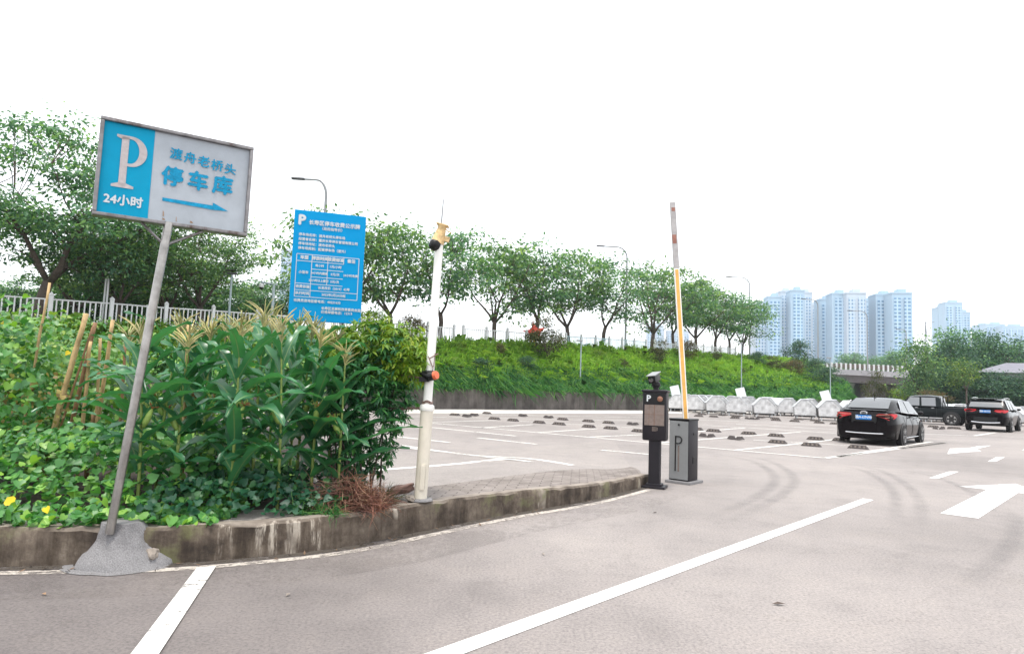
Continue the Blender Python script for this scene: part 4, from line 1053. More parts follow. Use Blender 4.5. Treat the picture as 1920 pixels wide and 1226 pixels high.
def car_shell(root, st, gh, paint, W):
    """st: stations (y, zlow, zbelt, halfwidth); gh: greenhouse (y, zroof, belt hw, roof hw)"""
    def prof(y, zl_, zb, hw):
        h = zb - zl_
        return [Vector((x, y, z)) for x, z in ((-hw * .60, zb + .012), (-hw * .86, zb), (-hw * .965, zb - .06 * h / .5), (-hw, zl_ + h * .55), (-hw * .985, zl_ + h * .3), (-hw * .95, zl_ + h * .06), (-hw * .85, zl_),
                (hw * .85, zl_), (hw * .95, zl_ + h * .06), (hw * .985, zl_ + h * .3), (hw, zl_ + h * .55), (hw * .965, zb - .06 * h / .5), (hw * .86, zb), (hw * .60, zb + .012))]
    m = MB(); rows = [prof(*s) for s in st]
    rows = [r + [r[0]] for r in rows]
    m.grid(rows); m.poly([p for p in rows[0][:-1]][::-1]); m.poly(rows[-1][:-1])
    return m.build('body', paint, root, smooth=True, fix=True)
def surf_panel(root, name, mat, quad, off, nx=6, ny=4, bulge=0.0, rnd=.0):
    a, b, c, d = [Vector(q) for q in quad]; nrm = (b - a).cross(d - a).normalized(); rows = []
    for i in range(ny + 1):
        r = []
        for k in range(nx + 1):
            u, v = k / nx, i / ny; p = a.lerp(b, u).lerp(d.lerp(c, u), v)
            r.append(p + nrm * (off + bulge * math.sin(math.pi * u) * math.sin(math.pi * v)))
        rows.append(r)
    m = MB(); m.grid(rows); return m.build(name, mat, root, smooth='all')
def greenhouse(root, G_, paint, name='cabin'):
    """G_: list of (y, z_belt, hw_belt, z_roof, hw_roof)"""
    m = MB(); rows = []
    for y, zb, hb, zr, hr in G_:
        rows.append([Vector(p) for p in ((-hb, y, zb), (-hr - .02, y, zr - .06), (-hr * .86, y, zr - .012), (-hr * .45, y, zr + .012), (0, y, zr + .018), (hr * .45, y, zr + .012), (hr * .86, y, zr - .012), (hr + .02, y, zr - .06), (hb, y, zb))])
    m.grid(rows); return m.build(name, paint, root, smooth=True, fix=True)
def mirror_arm(root, x, y, z, paint):
    for s in (-1, 1):
        m = MB(); m.box((s * (x + .075), y, z), (.16, .08, .11), Matrix.Rotation(rad(12) * s, 3, 'Z'), bev=.04); m.build('mirror', paint, root, smooth=True)
def plate(root, y, z, w, h, text, tilt=0):
    m = MB(); m.box((0, y, z), (w, .012, h), Matrix.Rotation(tilt, 3, 'X')); po = m.build('licence_plate', M['plate_blue'], root)
    m = MB(); text_mb(m, text, h * .80, lambda x, v: Vector((x, y - .010, z + v)), h * .02, 'CENTER', .9); m.build('lettering', M['print_white'], po)

def sedan():
    p = (G(1590, 829) + G(1683, 833)) / 2
    root = empty('black_sedan', p + heading(42) * 1.33, rad(-42), 'black four-door sedan with red tail lamps and blue plate, seen from behind in its bay', 'car')
    W = .90
    st = [(-2.36, .34, .86, .66), (-2.32, .24, .98, .78), (-2.22, .20, 1.05, .845), (-2.0, .17, 1.075, .885), (-1.6, .15, 1.06, .90), (-.8, .14, .99, .91), (.2, .14, .955, .91), (1.0, .14, .93, .90), (1.7, .15, .86, .88), (2.1, .22, .76, .82), (2.3, .3, .62, .68)]
    car_shell(root, st, None, M['carblack'], W)
    GH = [(-2.02, 1.06, .80, 1.065, .74), (-1.75, 1.06, .845, 1.20, .70), (-1.45, 1.05, .86, 1.34, .665), (-1.1, 1.03, .865, 1.435, .645), (-.6, 1.0, .868, 1.478, .645), (0, .98, .868, 1.482, .65), (.4, .97, .866, 1.44, .65), (.8, .95, .86, 1.26, .70), (1.2, .93, .84, 1.05, .76), (1.38, .92, .80, .93, .78)]
    greenhouse(root, GH, M['carblack'])
    surf_panel(root, 'rear_window', M['glass'], [(-.60, -1.90, 1.125), (.60, -1.90, 1.125), (.53, -1.16, 1.435), (-.53, -1.16, 1.435)], .034, bulge=.035)
    surf_panel(root, 'windshield', M['glass'], [(.66, 1.2, 1.06), (-.66, 1.2, 1.06), (-.56, .48, 1.42), (.56, .48, 1.42)], .02, bulge=.01)
    for s in (-1, 1):
        for y0, y1, t0, t1, z0, z1 in ((-.42, .95, -.36, .42, 1.00, 1.40), (-1.42, -.50, -1.02, -.46, 1.045, 1.40)):
            q = [(s * .868, y0, z0), (s * .862, y1, z0 - .03), (s * .682, t1, z1 + .0), (s * .682, t0, z1)]
            if s < 0: q = [q[1], q[0], q[3], q[2]]
            surf_panel(root, 'side_window', M['glass'], q, .012)
        m = MB(); m.tube([(s * .865, .95, .975), (s * .874, -.5, 1.01), (s * .866, -1.45, 1.05), (s * .70, -1.06, 1.40)], .011, 5); m.build('chrome_strip', M['chrome'], root)
        # tail lamps: wrap-round wedge
        m = MB(); q = [(s * .30, -2.352, .93), (s * .42, -2.362, .985), (s * .74, -2.30, 1.00), (s * .865, -2.06, 1.0), (s * .872, -2.0, .94), (s * .84, -2.2, .86), (s * .70, -2.335, .80), (s * .58, -2.362, .86)]
        m.prism([Vector(a) + Vector((s * .012, -.012, 0)) for a in q], (-s * .03, .07, 0)); tl = m.build('tail_lamp', M['tail_red'], root, fix=True)
        m = MB(); m.tube([(s * .36, -2.385, .945), (s * .72, -2.335, .955)], .012, 5); m.tube([(s * .62, -2.385, .87), (s * .80, -2.27, .90)], .012, 5); m.build('light_bar', M['red'], tl)
    mirror_arm(root, .9, .80, 1.02, M['carblack'])
    plate(root, -2.385, .865, .44, .14, '渝A·67N90')
    m = MB(); m.box((0, -2.37, .83), (.72, .03, .28), bev=.02); m.build('plate_recess', M['black'], root)
    m = MB(); m.tube([(.10 * math.cos(a), -2.352 - .01, 1.0 + .05 * math.sin(a)) for a in [i * math.pi / 8 for i in range(17)]], .012, 5); m.tube([(-.1, -2.362, 1.0), (.1, -2.362, 1.0)], .01, 5); m.build('badge', M['chrome'], root)
    m = MB(); m.grid([[Vector((x * .86, -2.36 + .55 * abs(x) ** 4 * .5 - .03, z)) for x in np.linspace(-1, 1, 13)] for z in (.74, .70, .30, .20)]); m.build('bumper', M['carblack'], root, smooth='all')
    m = MB(); m.tube([(x * .80, -2.40 + .27 * abs(x) ** 4, .37 + .03 * abs(x) ** 3) for x in np.linspace(-1, 1, 13)], .02, 6); m.build('bumper_chrome', M['chrome'], root)
    m = MB(); m.prism([(-.62, -2.24, 1.07), (.62, -2.24, 1.07), (.7, -2.12, 1.085), (-.7, -2.12, 1.085)], (0, 0, .025)); m.build('boot_lip', M['carblack'], root, fix=True)
    m = MB(); m.prism([(-.03, -.95, 1.46), (.03, -.95, 1.46), (.0, -1.12, 1.45)], (0, 0, .03)); m.tube([(0, -1.0, 1.46), (0, -1.14, 1.64)], .008, 5); m.build('antenna', M['black'], root)
    for s in (-1, 1):
        for y in (-1.33, 1.33):
            m = MB(); m.lathe([(.385, -.1), (.39, .02), (.36, .025)], 24, Matrix.Translation((s * .885, y, .33)) @ Matrix.Rotation(rad(90) * s, 4, 'Y')); m.build('wheel_arch', M['black'], root, smooth=True)
            wheel(root, s * .83, y, .325, .21, s)
        m = MB(); m.box((s * .917, .55, .86), (.03, .17, .025), bev=.008); m.box((s * .917, -.42, .885), (.03, .17, .025), bev=.008); m.build('door_handle', M['carblack'], root)
        m = MB()
        for y in (.98, -.06, -1.0): m.tube([(s * .914, y, .95), (s * .916, y, .6), (s * .905, y - (.12 if y < -.5 else 0), .3)], .006, 4)
        m.build('door_seam', M['black'], root)
        m = MB(); m.tube([(s * .90, -.95, .235), (s * .90, .98, .235)], .014, 5); m.build('sill_strip', M['chrome'], root)
    return root
sedan()

def suv():
    p = (G(1826, 806) + G(1884, 810)) / 2
    root = empty('black_suv', p + heading(44) * 1.35, rad(-44), 'black suv with roof spoiler and red lamps, seen from behind at the right', 'car')
    st = [(-2.30, .48, .88, .70), (-2.26, .36, 1.04, .82), (-2.15, .32, 1.10, .88), (-1.8, .28, 1.12, .92), (-.8, .26, 1.09, .93), (.4, .26, 1.06, .93), (1.1, .27, 1.03, .92), (1.8, .28, .97, .89), (2.15, .32, .88, .82), (2.28, .4, .72, .7)]
    car_shell(root, st, None, M['carblack'], .92)
    GH = [(-2.18, 1.10, .84, 1.13, .80), (-2.02, 1.11, .87, 1.38, .74), (-1.86, 1.11, .88, 1.585, .69), (-1.4, 1.1, .89, 1.625, .68), (-.4, 1.08, .89, 1.645, .68), (.3, 1.06, .89, 1.61, .68), (.75, 1.05, .88, 1.40, .72), (1.15, 1.03, .86, 1.13, .78), (1.3, 1.02, .82, 1.04, .78)]
    greenhouse(root, GH, M['carblack'])
    surf_panel(root, 'rear_window', M['glass'], [(-.70, -2.15, 1.19), (.70, -2.15, 1.19), (.62, -1.93, 1.52), (-.62, -1.93, 1.52)], .034, bulge=.03)
    m = MB(); m.prism([(-.66, -2.06, 1.60), (.66, -2.06, 1.60), (.66, -1.7, 1.62), (-.66, -1.7, 1.62)], (0, 0, .035)); m.build('roof_spoiler', M['carblack'], root, fix=True)
    for s in (-1, 1):
        for y0, y1, t0, t1 in ((-.30, .95, -.25, .35), (-1.25, -.38, -1.15, -.33), (-1.95, -1.33, -1.78, -1.23)):
            q = [(s * .893, y0, 1.11), (s * .885, y1, 1.08), (s * .715, t1, 1.55), (s * .715, t0, 1.55)]
            if s < 0: q = [q[1], q[0], q[3], q[2]]
            surf_panel(root, 'side_window', M['glass'], q, .012)
        m = MB(); m.tube([(s * .66, .3, 1.64), (s * .68, -.5, 1.685), (s * .66, -1.6, 1.645)], .02, 6); m.build('roof_rail', M['chrome'], root)
        m = MB(); q = [(s * .36, -2.28, 1.02), (s * .42, -2.285, 1.09), (s * .76, -2.24, 1.10), (s * .90, -2.05, 1.09), (s * .89, -2.1, 1.00), (s * .78, -2.25, .95), (s * .5, -2.285, .97)]
        m.prism([Vector(a) + Vector((s * .014, -.014, 0)) for a in q], (-s * .03, .07, 0)); m.build('tail_lamp', M['tail_red'], root, fix=True)
    mirror_arm(root, .92, .75, 1.12, M['carblack'])
    plate(root, -2.315, 1.0, .44, .14, '渝B·3D725')
    m = MB(); m.grid([[Vector((x * .90, -2.33 + .3 * abs(x) ** 4, z)) for x in np.linspace(-1, 1, 13)] for z in (.72, .66, .42, .36)]); m.build('bumper', M['black'], root, smooth='all')
    m = MB(); m.tube([(x * .78, -2.35 + .22 * abs(x) ** 4, .5 - .06 * (1 - abs(x) ** 2)) for x in np.linspace(-1, 1, 13)], .03, 6); m.build('bumper_chrome', M['chrome'], root)
    m = MB(); m.tube([(0, -2.06, 1.22), (.25, -2.15, 1.25)], .012, 5); m.build('wiper', M['black'], root)
    for s in (-1, 1):
        for y in (-1.35, 1.35):
            m = MB(); m.lathe([(.42, -.1), (.43, .02), (.39, .03)], 24, Matrix.Translation((s * .905, y, .37)) @ Matrix.Rotation(rad(90) * s, 4, 'Y')); m.build('wheel_arch', M['black'], root, smooth=True)
            wheel(root, s * .85, y, .36, .23, s)
    return root
suv()

def pickup():
    r = G(1785, 797.5); hd_ = NV
    right = Vector((hd_.y, -hd_.x, 0))                     # camera side is the left flank
    root = empty('black_pickup', r + hd_ * 1.45 + right * .78, math.atan2(-hd_.x, hd_.y), 'dark green-black double-cab pickup truck parked sideways behind the sedan', 'pickup truck')
    st = [(-2.5, .52, 1.02, .78), (-2.46, .48, 1.06, .84), (-1.6, .44, 1.06, .86), (-.85, .42, 1.05, .87), (.3, .42, 1.06, .87), (1.0, .42, 1.05, .86), (1.3, .42, 1.04, .85), (2.0, .44, .98, .83), (2.35, .46, .9, .78), (2.45, .5, .78, .7)]
    car_shell(root, st, None, M['cargreen'], .88)
    GH = [(-.93, 1.05, .80, 1.06, .76), (-.86, 1.05, .84, 1.58, .68), (-.75, 1.05, .85, 1.70, .66), (-.2, 1.05, .855, 1.735, .67), (.5, 1.05, .855, 1.71, .67), (.75, 1.05, .85, 1.66, .68), (1.2, 1.05, .84, 1.20, .74), (1.38, 1.04, .82, 1.06, .76)]
    greenhouse(root, GH, M['cargreen'])
    for s in (-1, 1):
        for y0, y1, t0, t1 in ((.20, 1.08, .22, .72), (-.66, .08, -.62, .12)):
            q = [(s * .857, y0, 1.10), (s * .852, y1, 1.10), (s * .705, t1, 1.60), (s * .705, t0, 1.60)]
            if s < 0: q = [q[1], q[0], q[3], q[2]]
            surf_panel(root, 'side_window', M['glass'], q, .012)
        m = MB(); m.box((s * .80, -1.72, 1.09), (.08, 1.54, .06)); m.build('bed_rail', M['cargreen'], root)
        m = MB(); m.box((s * .872, .35, .98), (.03, .16, .03)); m.box((s * .872, -.5, .98), (.03, .16, .03)); m.build('door_handle', M['chrome'], root)
        m = MB()
        for y in (1.12, .14, -.7, -.93): m.tube([(s * .872, y, 1.04), (s * .874, y, .6), (s * .866, y, .45)], .008, 4)
        m.build('door_seam', M['black'], root)
        for y in (-1.45, 1.5):
            m = MB(); m.lathe([(.45, -.1), (.46, .03), (.41, .04)], 24, Matrix.Translation((s * .845, y, .38)) @ Matrix.Rotation(rad(90) * s, 4, 'Y')); m.build('wheel_arch', M['black'], root, smooth=True)
            wheel(root, s * .80, y, .37, .24, s, 6)
        m = MB(); m.tube([(s * .72, -.98, 1.06), (s * .66, -1.02, 1.70), (0, -1.02, 1.72)], .03, 6); m.build('roll_bar', M['black'], root)
        m = MB(); m.box((s * .72, 2.36, .84), (.22, .14, .16), bev=.03); m.build('headlight', M['chrome'], root)
    surf_panel(root, 'windshield', M['glass'], [(.66, 1.22, 1.18), (-.66, 1.22, 1.18), (-.58, .80, 1.61), (.58, .80, 1.61)], .015)
    surf_panel(root, 'rear_window', M['glass'], [(-.6, -.91, 1.2), (.6, -.91, 1.2), (.55, -.865, 1.6), (-.55, -.865, 1.6)], .015)
    mirror_arm(root, .86, 1.0, 1.17, M['black'])
    m = MB(); m.box((0, 2.42, .55), (1.5, .12, .2), bev=.03); m.build('bumper', M['chrome'], root)
    return root
pickup()

# ------------------------------------------------------------------ kiosk and barrier
def kiosk():
    b = G(1227, 914); root = empty('ticket_kiosk', b, rad(-22), 'black number-plate reader kiosk with a screen and a P, at the kerb end', 'parking kiosk')
    m = MB(); m.box((0, 0, .02), (.36, .30, .035), bev=.01); m.box((0, 0, .05), (.24, .2, .04), bev=.01); m.build('base_plate', M['dark_metal'], root)
    m = MB(); m.prism([(-.085, -.07, .06), (.085, -.07, .06), (.085, .07, .06), (-.085, .07, .06)], (0, 0, .70)); m.build('post', M['dark_metal'], root, fix=True)
    m = MB(); m.box((0, 0, 1.11), (.37, .22, .78), bev=.03); m.build('body', M['dark_metal'], root, smooth=True)
    m = MB(); m.box((0, -.008, 1.475), (.40, .25, .04), bev=.012); m.build('cap', M['dark_metal'], root)
    m = MB(); m.box((0, -.112, 1.36), (.325, .012, .155)); m.build('glass_panel', M['black'], root)
    m = MB(); m.box((0, -.112, 1.11), (.30, .012, .315)); so_ = m.build('screen', M['screen'], root)
    m = MB(); m.box((0, -.119, 1.11), (.006, .004, .315)); m.box((-.08, -.119, 1.11), (.003, .004, .315)); m.box((.0, -.119, 1.12), (.30, .004, .003)); m.build('module_seam', M['lens'], so_)
    m = MB(); m.lathe([(.0421, -.002), (.042, .012), (.03, .016)], 20, Matrix.Translation((.085, -.118, 1.36)) @ Matrix.Rotation(rad(90), 4, 'X')); m.build('speaker_disc', M['lens'], root, smooth=True)
    m = MB(); text_mb(m, 'P', .135, lambda x, y: Vector((x, -.121, 1.36 + y)), .004, 'CENTER'); 
    m.v = [(x - .09, y, z) for x, y, z in m.v]; m.build('letter', M['print_white'], root)
    m = MB()
    for k, h in ((-2, .07), (-1, .07), (0, .07), (1, .07), (2, .05)): m.box((k * .018 + .01, -.113, .90), (.008, .01, h))
    m.build('vent_slots', M['screen'], root)
    m = MB(); m.tube([(0, 0, 1.49), (0, 0, 1.56)], .045, 10); m.lathe([(.02, -.05), (.062, -.03), (.07, .0), (.06, .04), (.02, .06)], 14, Matrix.Translation((0, 0, 1.575))); m.build('camera_swivel', M['black'], root, smooth=True)
    Mr = Matrix.Rotation(rad(-10), 3, 'Z') @ Matrix.Rotation(rad(-6), 3, 'Y') @ Matrix.Rotation(rad(14), 3, 'X')
    m = MB(); m.box((-.03, .0, 1.675), (.12, .25, .115), Mr, bev=.015); cm_ = m.build('camera_housing', M['black'], root, smooth=True)
    m = MB(); m.box((-.04, -.01, 1.742), (.145, .30, .012), Mr); m.build('sun_shield', M['silver'], cm_)
    m = MB(); m.lathe([(.038, 0), (.036, .015), (.02, .018)], 14, Matrix.Translation((-.055, -.125, 1.65)) @ Mr.to_4x4() @ Matrix.Rotation(rad(90), 4, 'X')); m.build('lens', M['glass'], cm_, smooth=True)
    m = MB(); m.tube([(.187, -.02, 1.2), (.2, -.02, 1.2)], .02, 10); m.build('lock', M['chrome'], root)
kiosk()
def barrier():
    b = (G(1251, 906) + G(1303, 906)) / 2; b.z = 0
    root = empty('barrier_gate', b + heading(30) * .12, rad(-41), 'silver and black barrier cabinet with its orange and white arm raised', 'barrier gate')
    m = MB(); m.box((0, .03, .02), (.44, .50, .05), bev=.012); m.build('footing', M['cement'], root)
    m = MB(); m.box((0, .0, .535), (.345, .34, .97), bev=.012); m.build('cabinet', M['dark_metal'], root, smooth=True)
    m = MB(); m.box((0, -.172, .535), (.325, .012, .935), bev=.004); pn = m.build('front_panel', M['silver'], root)
    m = MB(); m.box((0, 0, 1.03), (.365, .36, .03), bev=.01); m.build('lid', M['black'], root)
    # long-stemmed P and slot
    m = MB(); y = -.182
    arc = [(.0 + .055 * math.cos(a), .70 + .055 * math.sin(a)) for a in [math.pi / 2 - i * math.pi / 12 for i in range(13)]]
    m.tube([Vector((-.055, y, .755)), Vector((0, y, .755))] + [Vector((px + .0, y, pz)) for px, pz in arc] + [Vector((-.055, y, .645))], .010, 6)
    m.tube([Vector((-.055, y, .765)), Vector((-.055, y, .20))], .011, 6); m.build('letter', M['black'], pn)
    m = MB(); m.box((0, y + .004, .40), (.026, .006, .42), bev=.002); m.build('slot', M['screen'], pn)
    m = MB(); m.tube([(0, -.178, .945), (0, -.19, .945)], .016, 10); m.build('lock', M['black'], pn)
    m = MB(); m.box((.176, .02, .80), (.008, .06, .03)); m.box((.176, .02, .38), (.008, .07, .10)); m.build('side_latch', M['black'], root)
    # arm: a flat beam, slightly tilted, in the plane of the photograph's lean
    y0 = (b + heading(30) * .12).y - .02
    p0, p1 = P(1286.5, 800, y0), P(1260.5, 374, y0); ax = (p1 - p0).normalized(); Lr = (p1 - p0).length
    zx = Vector((ax.z, 0, -ax.x)).normalized(); yy = ax.cross(zx).normalized() * -1
    M3 = Matrix((zx, -yy, ax)).transposed()
    sw = lambda m, s0, s1, w_, t_, cx=0, cy=0, mi=0: m.box(p0 + ax * (s0 + s1) / 2 + zx * cx + (-yy) * cy, (w_, t_, s1 - s0), M3, mi, bev=.006)
    m = MB(); sw(m, 0, Lr, .088, .045); arm = m.build('arm', M['arm_white'], root, world=True)
    m = MB(); sw(m, .06, Lr * .685, .056, .012, -.002, -.022); sw(m, .06, Lr * .685, .056, .012, -.002, .022); m.build('orange_strip', M['arm_orange'], arm, world=True)
    m = MB(); sw(m, Lr * .69, Lr * .985, .092, .05); m.build('grey_wrap', M['arm_grey'], arm, world=True)
    m = MB(); sw(m, Lr * .80, Lr * .84, .07, .056, -.01); sw(m, Lr * .945, Lr * .962, .06, .056); m.build('reflector', M['red'], arm, world=True)
    m = MB(); sw(m, -.03, .10, .14, .09); m.build('arm_clamp', M['black'], root, world=True)
barrier()

# ------------------------------------------------------------------ white camera pole
def camera_pole():
    y = 6.95; b = P(788, 938, y); top = P(824, 452, y); d = (top - b).normalized()
    root = empty('camera_pole', b, 0, 'leaning white pole with a dome camera, cream pipe sleeve and thin rod on top', 'camera pole')
    L = (top - b).length; pt = lambda s: b + d * s
    sl = (P(798, 766, y) - b).length
    m = MB(); m.tube([pt(-.03), pt(sl)], .066, 18); s_ = m.build('pipe_sleeve', M['cream_pole'], root, world=True, smooth=True)
    m = MB(); m.tube([pt(sl - .02), pt(sl), pt(sl + .035), pt(sl + .05)], [.070, .078, .072, .05], 18); m.build('collar', M['white_pole'], s_, world=True, smooth=True)
    m = MB(); m.box(pt(.24) + Vector((.012, -.066, 0)), (.055, .014, .26), Matrix((Vector((1, 0, 0)), Vector((0, 1, 0)), d)).transposed(), bev=.012); m.build('hatch', M['cream_pole'], s_, world=True)
    m = MB(); m.tube([pt(sl), pt(L)], [.047, .043], 16); m.build('pole', M['white_pole'], root, world=True, smooth=True)
    m = MB(); m.lathe([(.13, 0), (.12, .015), (.07, .02)], 18, Matrix.Translation(b + Vector((0, 0, .005)))); m.build('base_flange', M['cement'], root, world=True, smooth=True)
    m = MB(); m.tube([P(825, 450, y), P(831.5, 374, y)], [.011, .006], 6); m.build('antenna_rod', M['lamp'], root, world=True)
    # weathered junction head and camera
    h = P(825, 440, y)
    m = MB(); Mh = Matrix.Rotation(rad(14), 3, 'Y')
    m.tube([h + Mh @ Vector((0, 0, -.10)), h + Mh @ Vector((0, 0, -.02)), h + Mh @ Vector((0, 0, .07)), h + Mh @ Vector((0, 0, .10))], [.072, .062, .044, .055], 14)
    m.box(h + Mh @ Vector((.085, 0, -.03)), (.05, .05, .05), Mh); m.box(h + Mh @ Vector((0, -.0, .105)), (.13, .11, .012), Mh)
    m.tube([h + Mh @ Vector((.05, -.04, .06)), h + Mh @ Vector((.12, -.04, .04))], .006, 5)
    hd_ = m.build('camera_bracket', M['yellow_box'], root, world=True, smooth=True)
    c = P(816, 460, y) + Vector((0, -.03, 0))
    m = MB(); m.lathe([(.008, -.068), (.04, -.055), (.06, -.03), (.064, 0), (.06, .03), (.045, .045)], 16, Matrix.Translation(c) @ Matrix.Rotation(rad(16), 4, 'Y')); m.build('dome_camera', M['black'], root, world=True, smooth=True)
    # clamped lamp roll at mid height, wires, ties
    q = P(808, 706, y) + Vector((0, -.05, 0))
    m = MB(); m.tube([q + Vector((-.07, -.02, .02)), q + Vector((.0, -.05, 0)), q + Vector((.06, -.05, .012))], [.03, .05, .042], 12); m.tube([q + Vector((-.1, .02, .03)), q + Vector((-.03, -.06, .04)), q + Vector((.06, .0, .04))], .022, 8); m.box(q + Vector((-.06, 0, -.03)), (.10, .08, .05)); ho_ = m.build('clamp_lamp', M['black'], root, world=True, smooth=True)
    m = MB(); m.tube([q + Vector((.05, -.06, .012)), q + Vector((.075, -.075, .018))], [.046, .04], 14); m.build('lamp_cap', M['orange'], ho_, world=True)
    m = MB()
    for s0 in (sl + .06, sl + .075): m.tube([pt(s0) + Vector((.052 * math.cos(a), .052 * math.sin(a), .01 * math.sin(3 * a))) for a in [i * math.pi / 8 for i in range(17)]], .006, 4)
    m.tube([P(803, 668, y - .06), P(812, 690, y - .05), P(809, 706, y - .05)], .005, 4); m.tube([P(816, 662, y - .05), P(813, 688, y - .05)], .005, 4)
    m.tube([P(805, 672, y - .055), P(822, 663, y - .055)], .006, 4)
    m.tube([P(795, 767, y), P(760, 764, y + .1), P(730, 770, y + .25)], .008, 4); m.tube([P(795, 763, y), P(752, 768, y + .1), P(715, 762, y + .3)], .006, 4)
    m.tube([P(795, 709, y), P(750, 703, y + .1), P(700, 693, y + .3)], .009, 4)
    m.build('tie_wire', M['plastic_sheet'], root, world=True)
camera_pole()

# ------------------------------------------------------------------ tilted parking sign
def tilted_sign():
    yc = 5.30
    post_b, post_t = P(207, 985, 5.22), P(316, 422, yc)
    root = empty('parking_sign', P(207, 980, 5.22), 0, 'tilted blue and white parking direction sign with P and arrow, on a steel tube', 'sign')
    TL, TR, BR, BL_ = P(197, 217, 5.02), P(483, 280, 5.62), P(456, 441, 5.60), P(164, 402, 5.0)
    U = ((TR + BR) / 2 - (TL + BL_) / 2).normalized(); Vv = ((TL + TR) / 2 - (BL_ + BR) / 2); Vv = (Vv - U * Vv.dot(U)).normalized(); N = U.cross(Vv)   # N faces the road
    W = ((TR + BR) / 2 - (TL + BL_) / 2).length; H = ((TL + TR) / 2 - (BL_ + BR) / 2).length; C = (TL + TR + BR + BL_) / 4
    q = lambda x, y, z=0: C + U * (x - W / 2) + Vv * (y - H / 2) + N * z
    M3 = Matrix((U, Vv, N)).transposed(); T = .11; fw = .029
    m = MB(); m.tube([post_b - Vector((0, 0, .06)), post_t + (post_t - post_b).normalized() * .02], .033, 18); m.build('post', M['steel'], root, world=True, smooth=True)
    m = MB()
    for x0, x1, y0, y1 in ((0, W, 0, fw), (0, W, H - fw, H), (0, fw, fw, H - fw), (W - fw, W, fw, H - fw)):
        m.box(q((x0 + x1) / 2, (y0 + y1) / 2, -T / 2 + .012), (x1 - x0, y1 - y0, T), M3, bev=.007)
    fr = m.build('frame', M['frame'], root, world=True)
    m = MB(); m.box(q(W / 2, H / 2, -T / 2), (W - fw, H - fw, T * .7), M3); pn = m.build('panel', M['sign_white'], root, world=True)
    z = -T * .15 + .003
    iw, ih = W - 2 * fw, H - 2 * fw; s = lambda u, v, dz=0: q(fw + iw * u, fw + ih * (1 - v), z + dz)
    m = MB(); m.add([s(0, 1), s(.325, 1), s(.325, 0), s(0, 0)], [(0, 1, 2, 3)]); m.build('blue_field', M['sign_blue'], pn, world=True)
    dz = .004
    # serif P
    m = MB(); st = lambda x, y: s(.06 + x * .235, .70 - y * .58, dz)
    def qd(*p): m.add([st(*a) for a in p], [tuple(range(len(p)))])
    qd((.24, .03), (.44, .03), (.44, .97), (.24, .97))
    qd((.05, 0), (.66, 0), (.66, .045), (.44, .09), (.24, .09), (.05, .045)); qd((.10, .955), (.10, 1), (.44, 1), (.44, .93), (.24, .92))
    o_, i_ = [], []
    for k in range(17):
        a = math.pi / 2 - math.pi * k / 16
        o_.append((.52 + .44 * math.cos(a), .71 + .29 * math.sin(a))); i_.append((.50 + .24 * math.cos(a), .71 + .235 * math.sin(a)))
    o_ = [(.44, 1)] + o_ + [(.44, .42)]; i_ = [(.44, .945)] + i_ + [(.44, .475)]
    for k in range(len(o_) - 1): qd(o_[k], i_[k], i_[k + 1], o_[k + 1])
    m.build('letter_p', M['letter_white'], pn, world=True)
    m = MB(); text_mb(m, '24小时', ih * .125, lambda x, y: s(.160 + x / iw, .845 - y / ih, dz), .003, 'CENTER', 1.0); m.build('small_lettering', M['print_white'], pn, world=True)
    m = MB()
    for k, ch in enumerate('渡舟老桥头'): text_mb(m, ch, ih * .135, lambda x, y: s(.478 + .097 * k + x / iw, .225 + .014 * k - y / ih, dz), .0025, 'CENTER')
    m.build('title_lettering', M['letter_blue'], pn, world=True)
    m = MB()
    for k, ch in enumerate('停车库'): text_mb(m, ch, ih * .225, lambda x, y: s(.465 + .178 * k + x / iw, .495 + .0 * k - y / ih, dz), .007, 'CENTER')
    m.build('main_lettering', M['letter_blue'], pn, world=True)
    m = MB(); ap_ = [(.41, .735), (.76, .735), (.76, .70), (.875, .775), (.76, .785), (.41, .772)]
    m.add([s(u, v, dz) for u, v in ap_], [(5, 4, 3, 2, 1, 0)]); m.build('arrow', M['letter_blue'], pn, world=True)
    m = MB()
    for u, v, w_, h_ in ((.425, .93, .005, .055), (.43, .98, .011, .018), (.62, .97, .012, .02), (.515, .97, .003, .05)):
        m.add([s(u - w_, v - h_, dz * .6), s(u + w_ * .4, v - h_ * .6, dz * .6), s(u + w_, v + h_ * .3, dz * .6), s(u - w_ * .6, v + h_ * .25, dz * .6)], [(0, 3, 2, 1)])
    m.build('rust_streak', M['rust'], pn, world=True)
    for x0, x1 in ((.30, .47), (.70, .51)):
        m = MB(); pd = (post_t - post_b).normalized(); m.tube([q(W * x0, .0, -.05), post_t - pd * .17], .012, 6); m.build('brace', M['frame'], root, world=True)
    # cement footing moulded over the kerb
    f = MB(); rws = []; cb = P(214, 1040, 5.28); cx, cy = cb.x, 5.36
    for i in range(13):
        t = i / 12; zz = .32 * (1 - (t ** 1.15)) ; row = []
        for k in range(29):
            a = 2 * math.pi * k / 28; ca, sa = math.cos(a), math.sin(a)
            r = (.155 + .19 * t ** 2.1); r *= 1 + .22 * noise.noise(Vector((ca * 2, sa * 2, t * 3))) 
            p = Vector((cx + ca * r * 1.02 + .03 * t, cy + sa * r * .78, zz + .03 * noise.noise(Vector((ca * 4, sa * 4, t * 7)))))
            if t == 0: p = Vector((cx + ca * r * .93, cy + sa * r * .8, .327))
            row.append(p)
        rws.append(row)
    f.grid(rws); f.poly(rws[0][:-1])
    ft = f.build('cement_footing', M['cement'], None, smooth='all', fix=True)
    tag(ft, 'grey rough cement mound moulded over the kerb at the foot of the tilted sign', 'footing')
    fx = MB(); rr_ = []
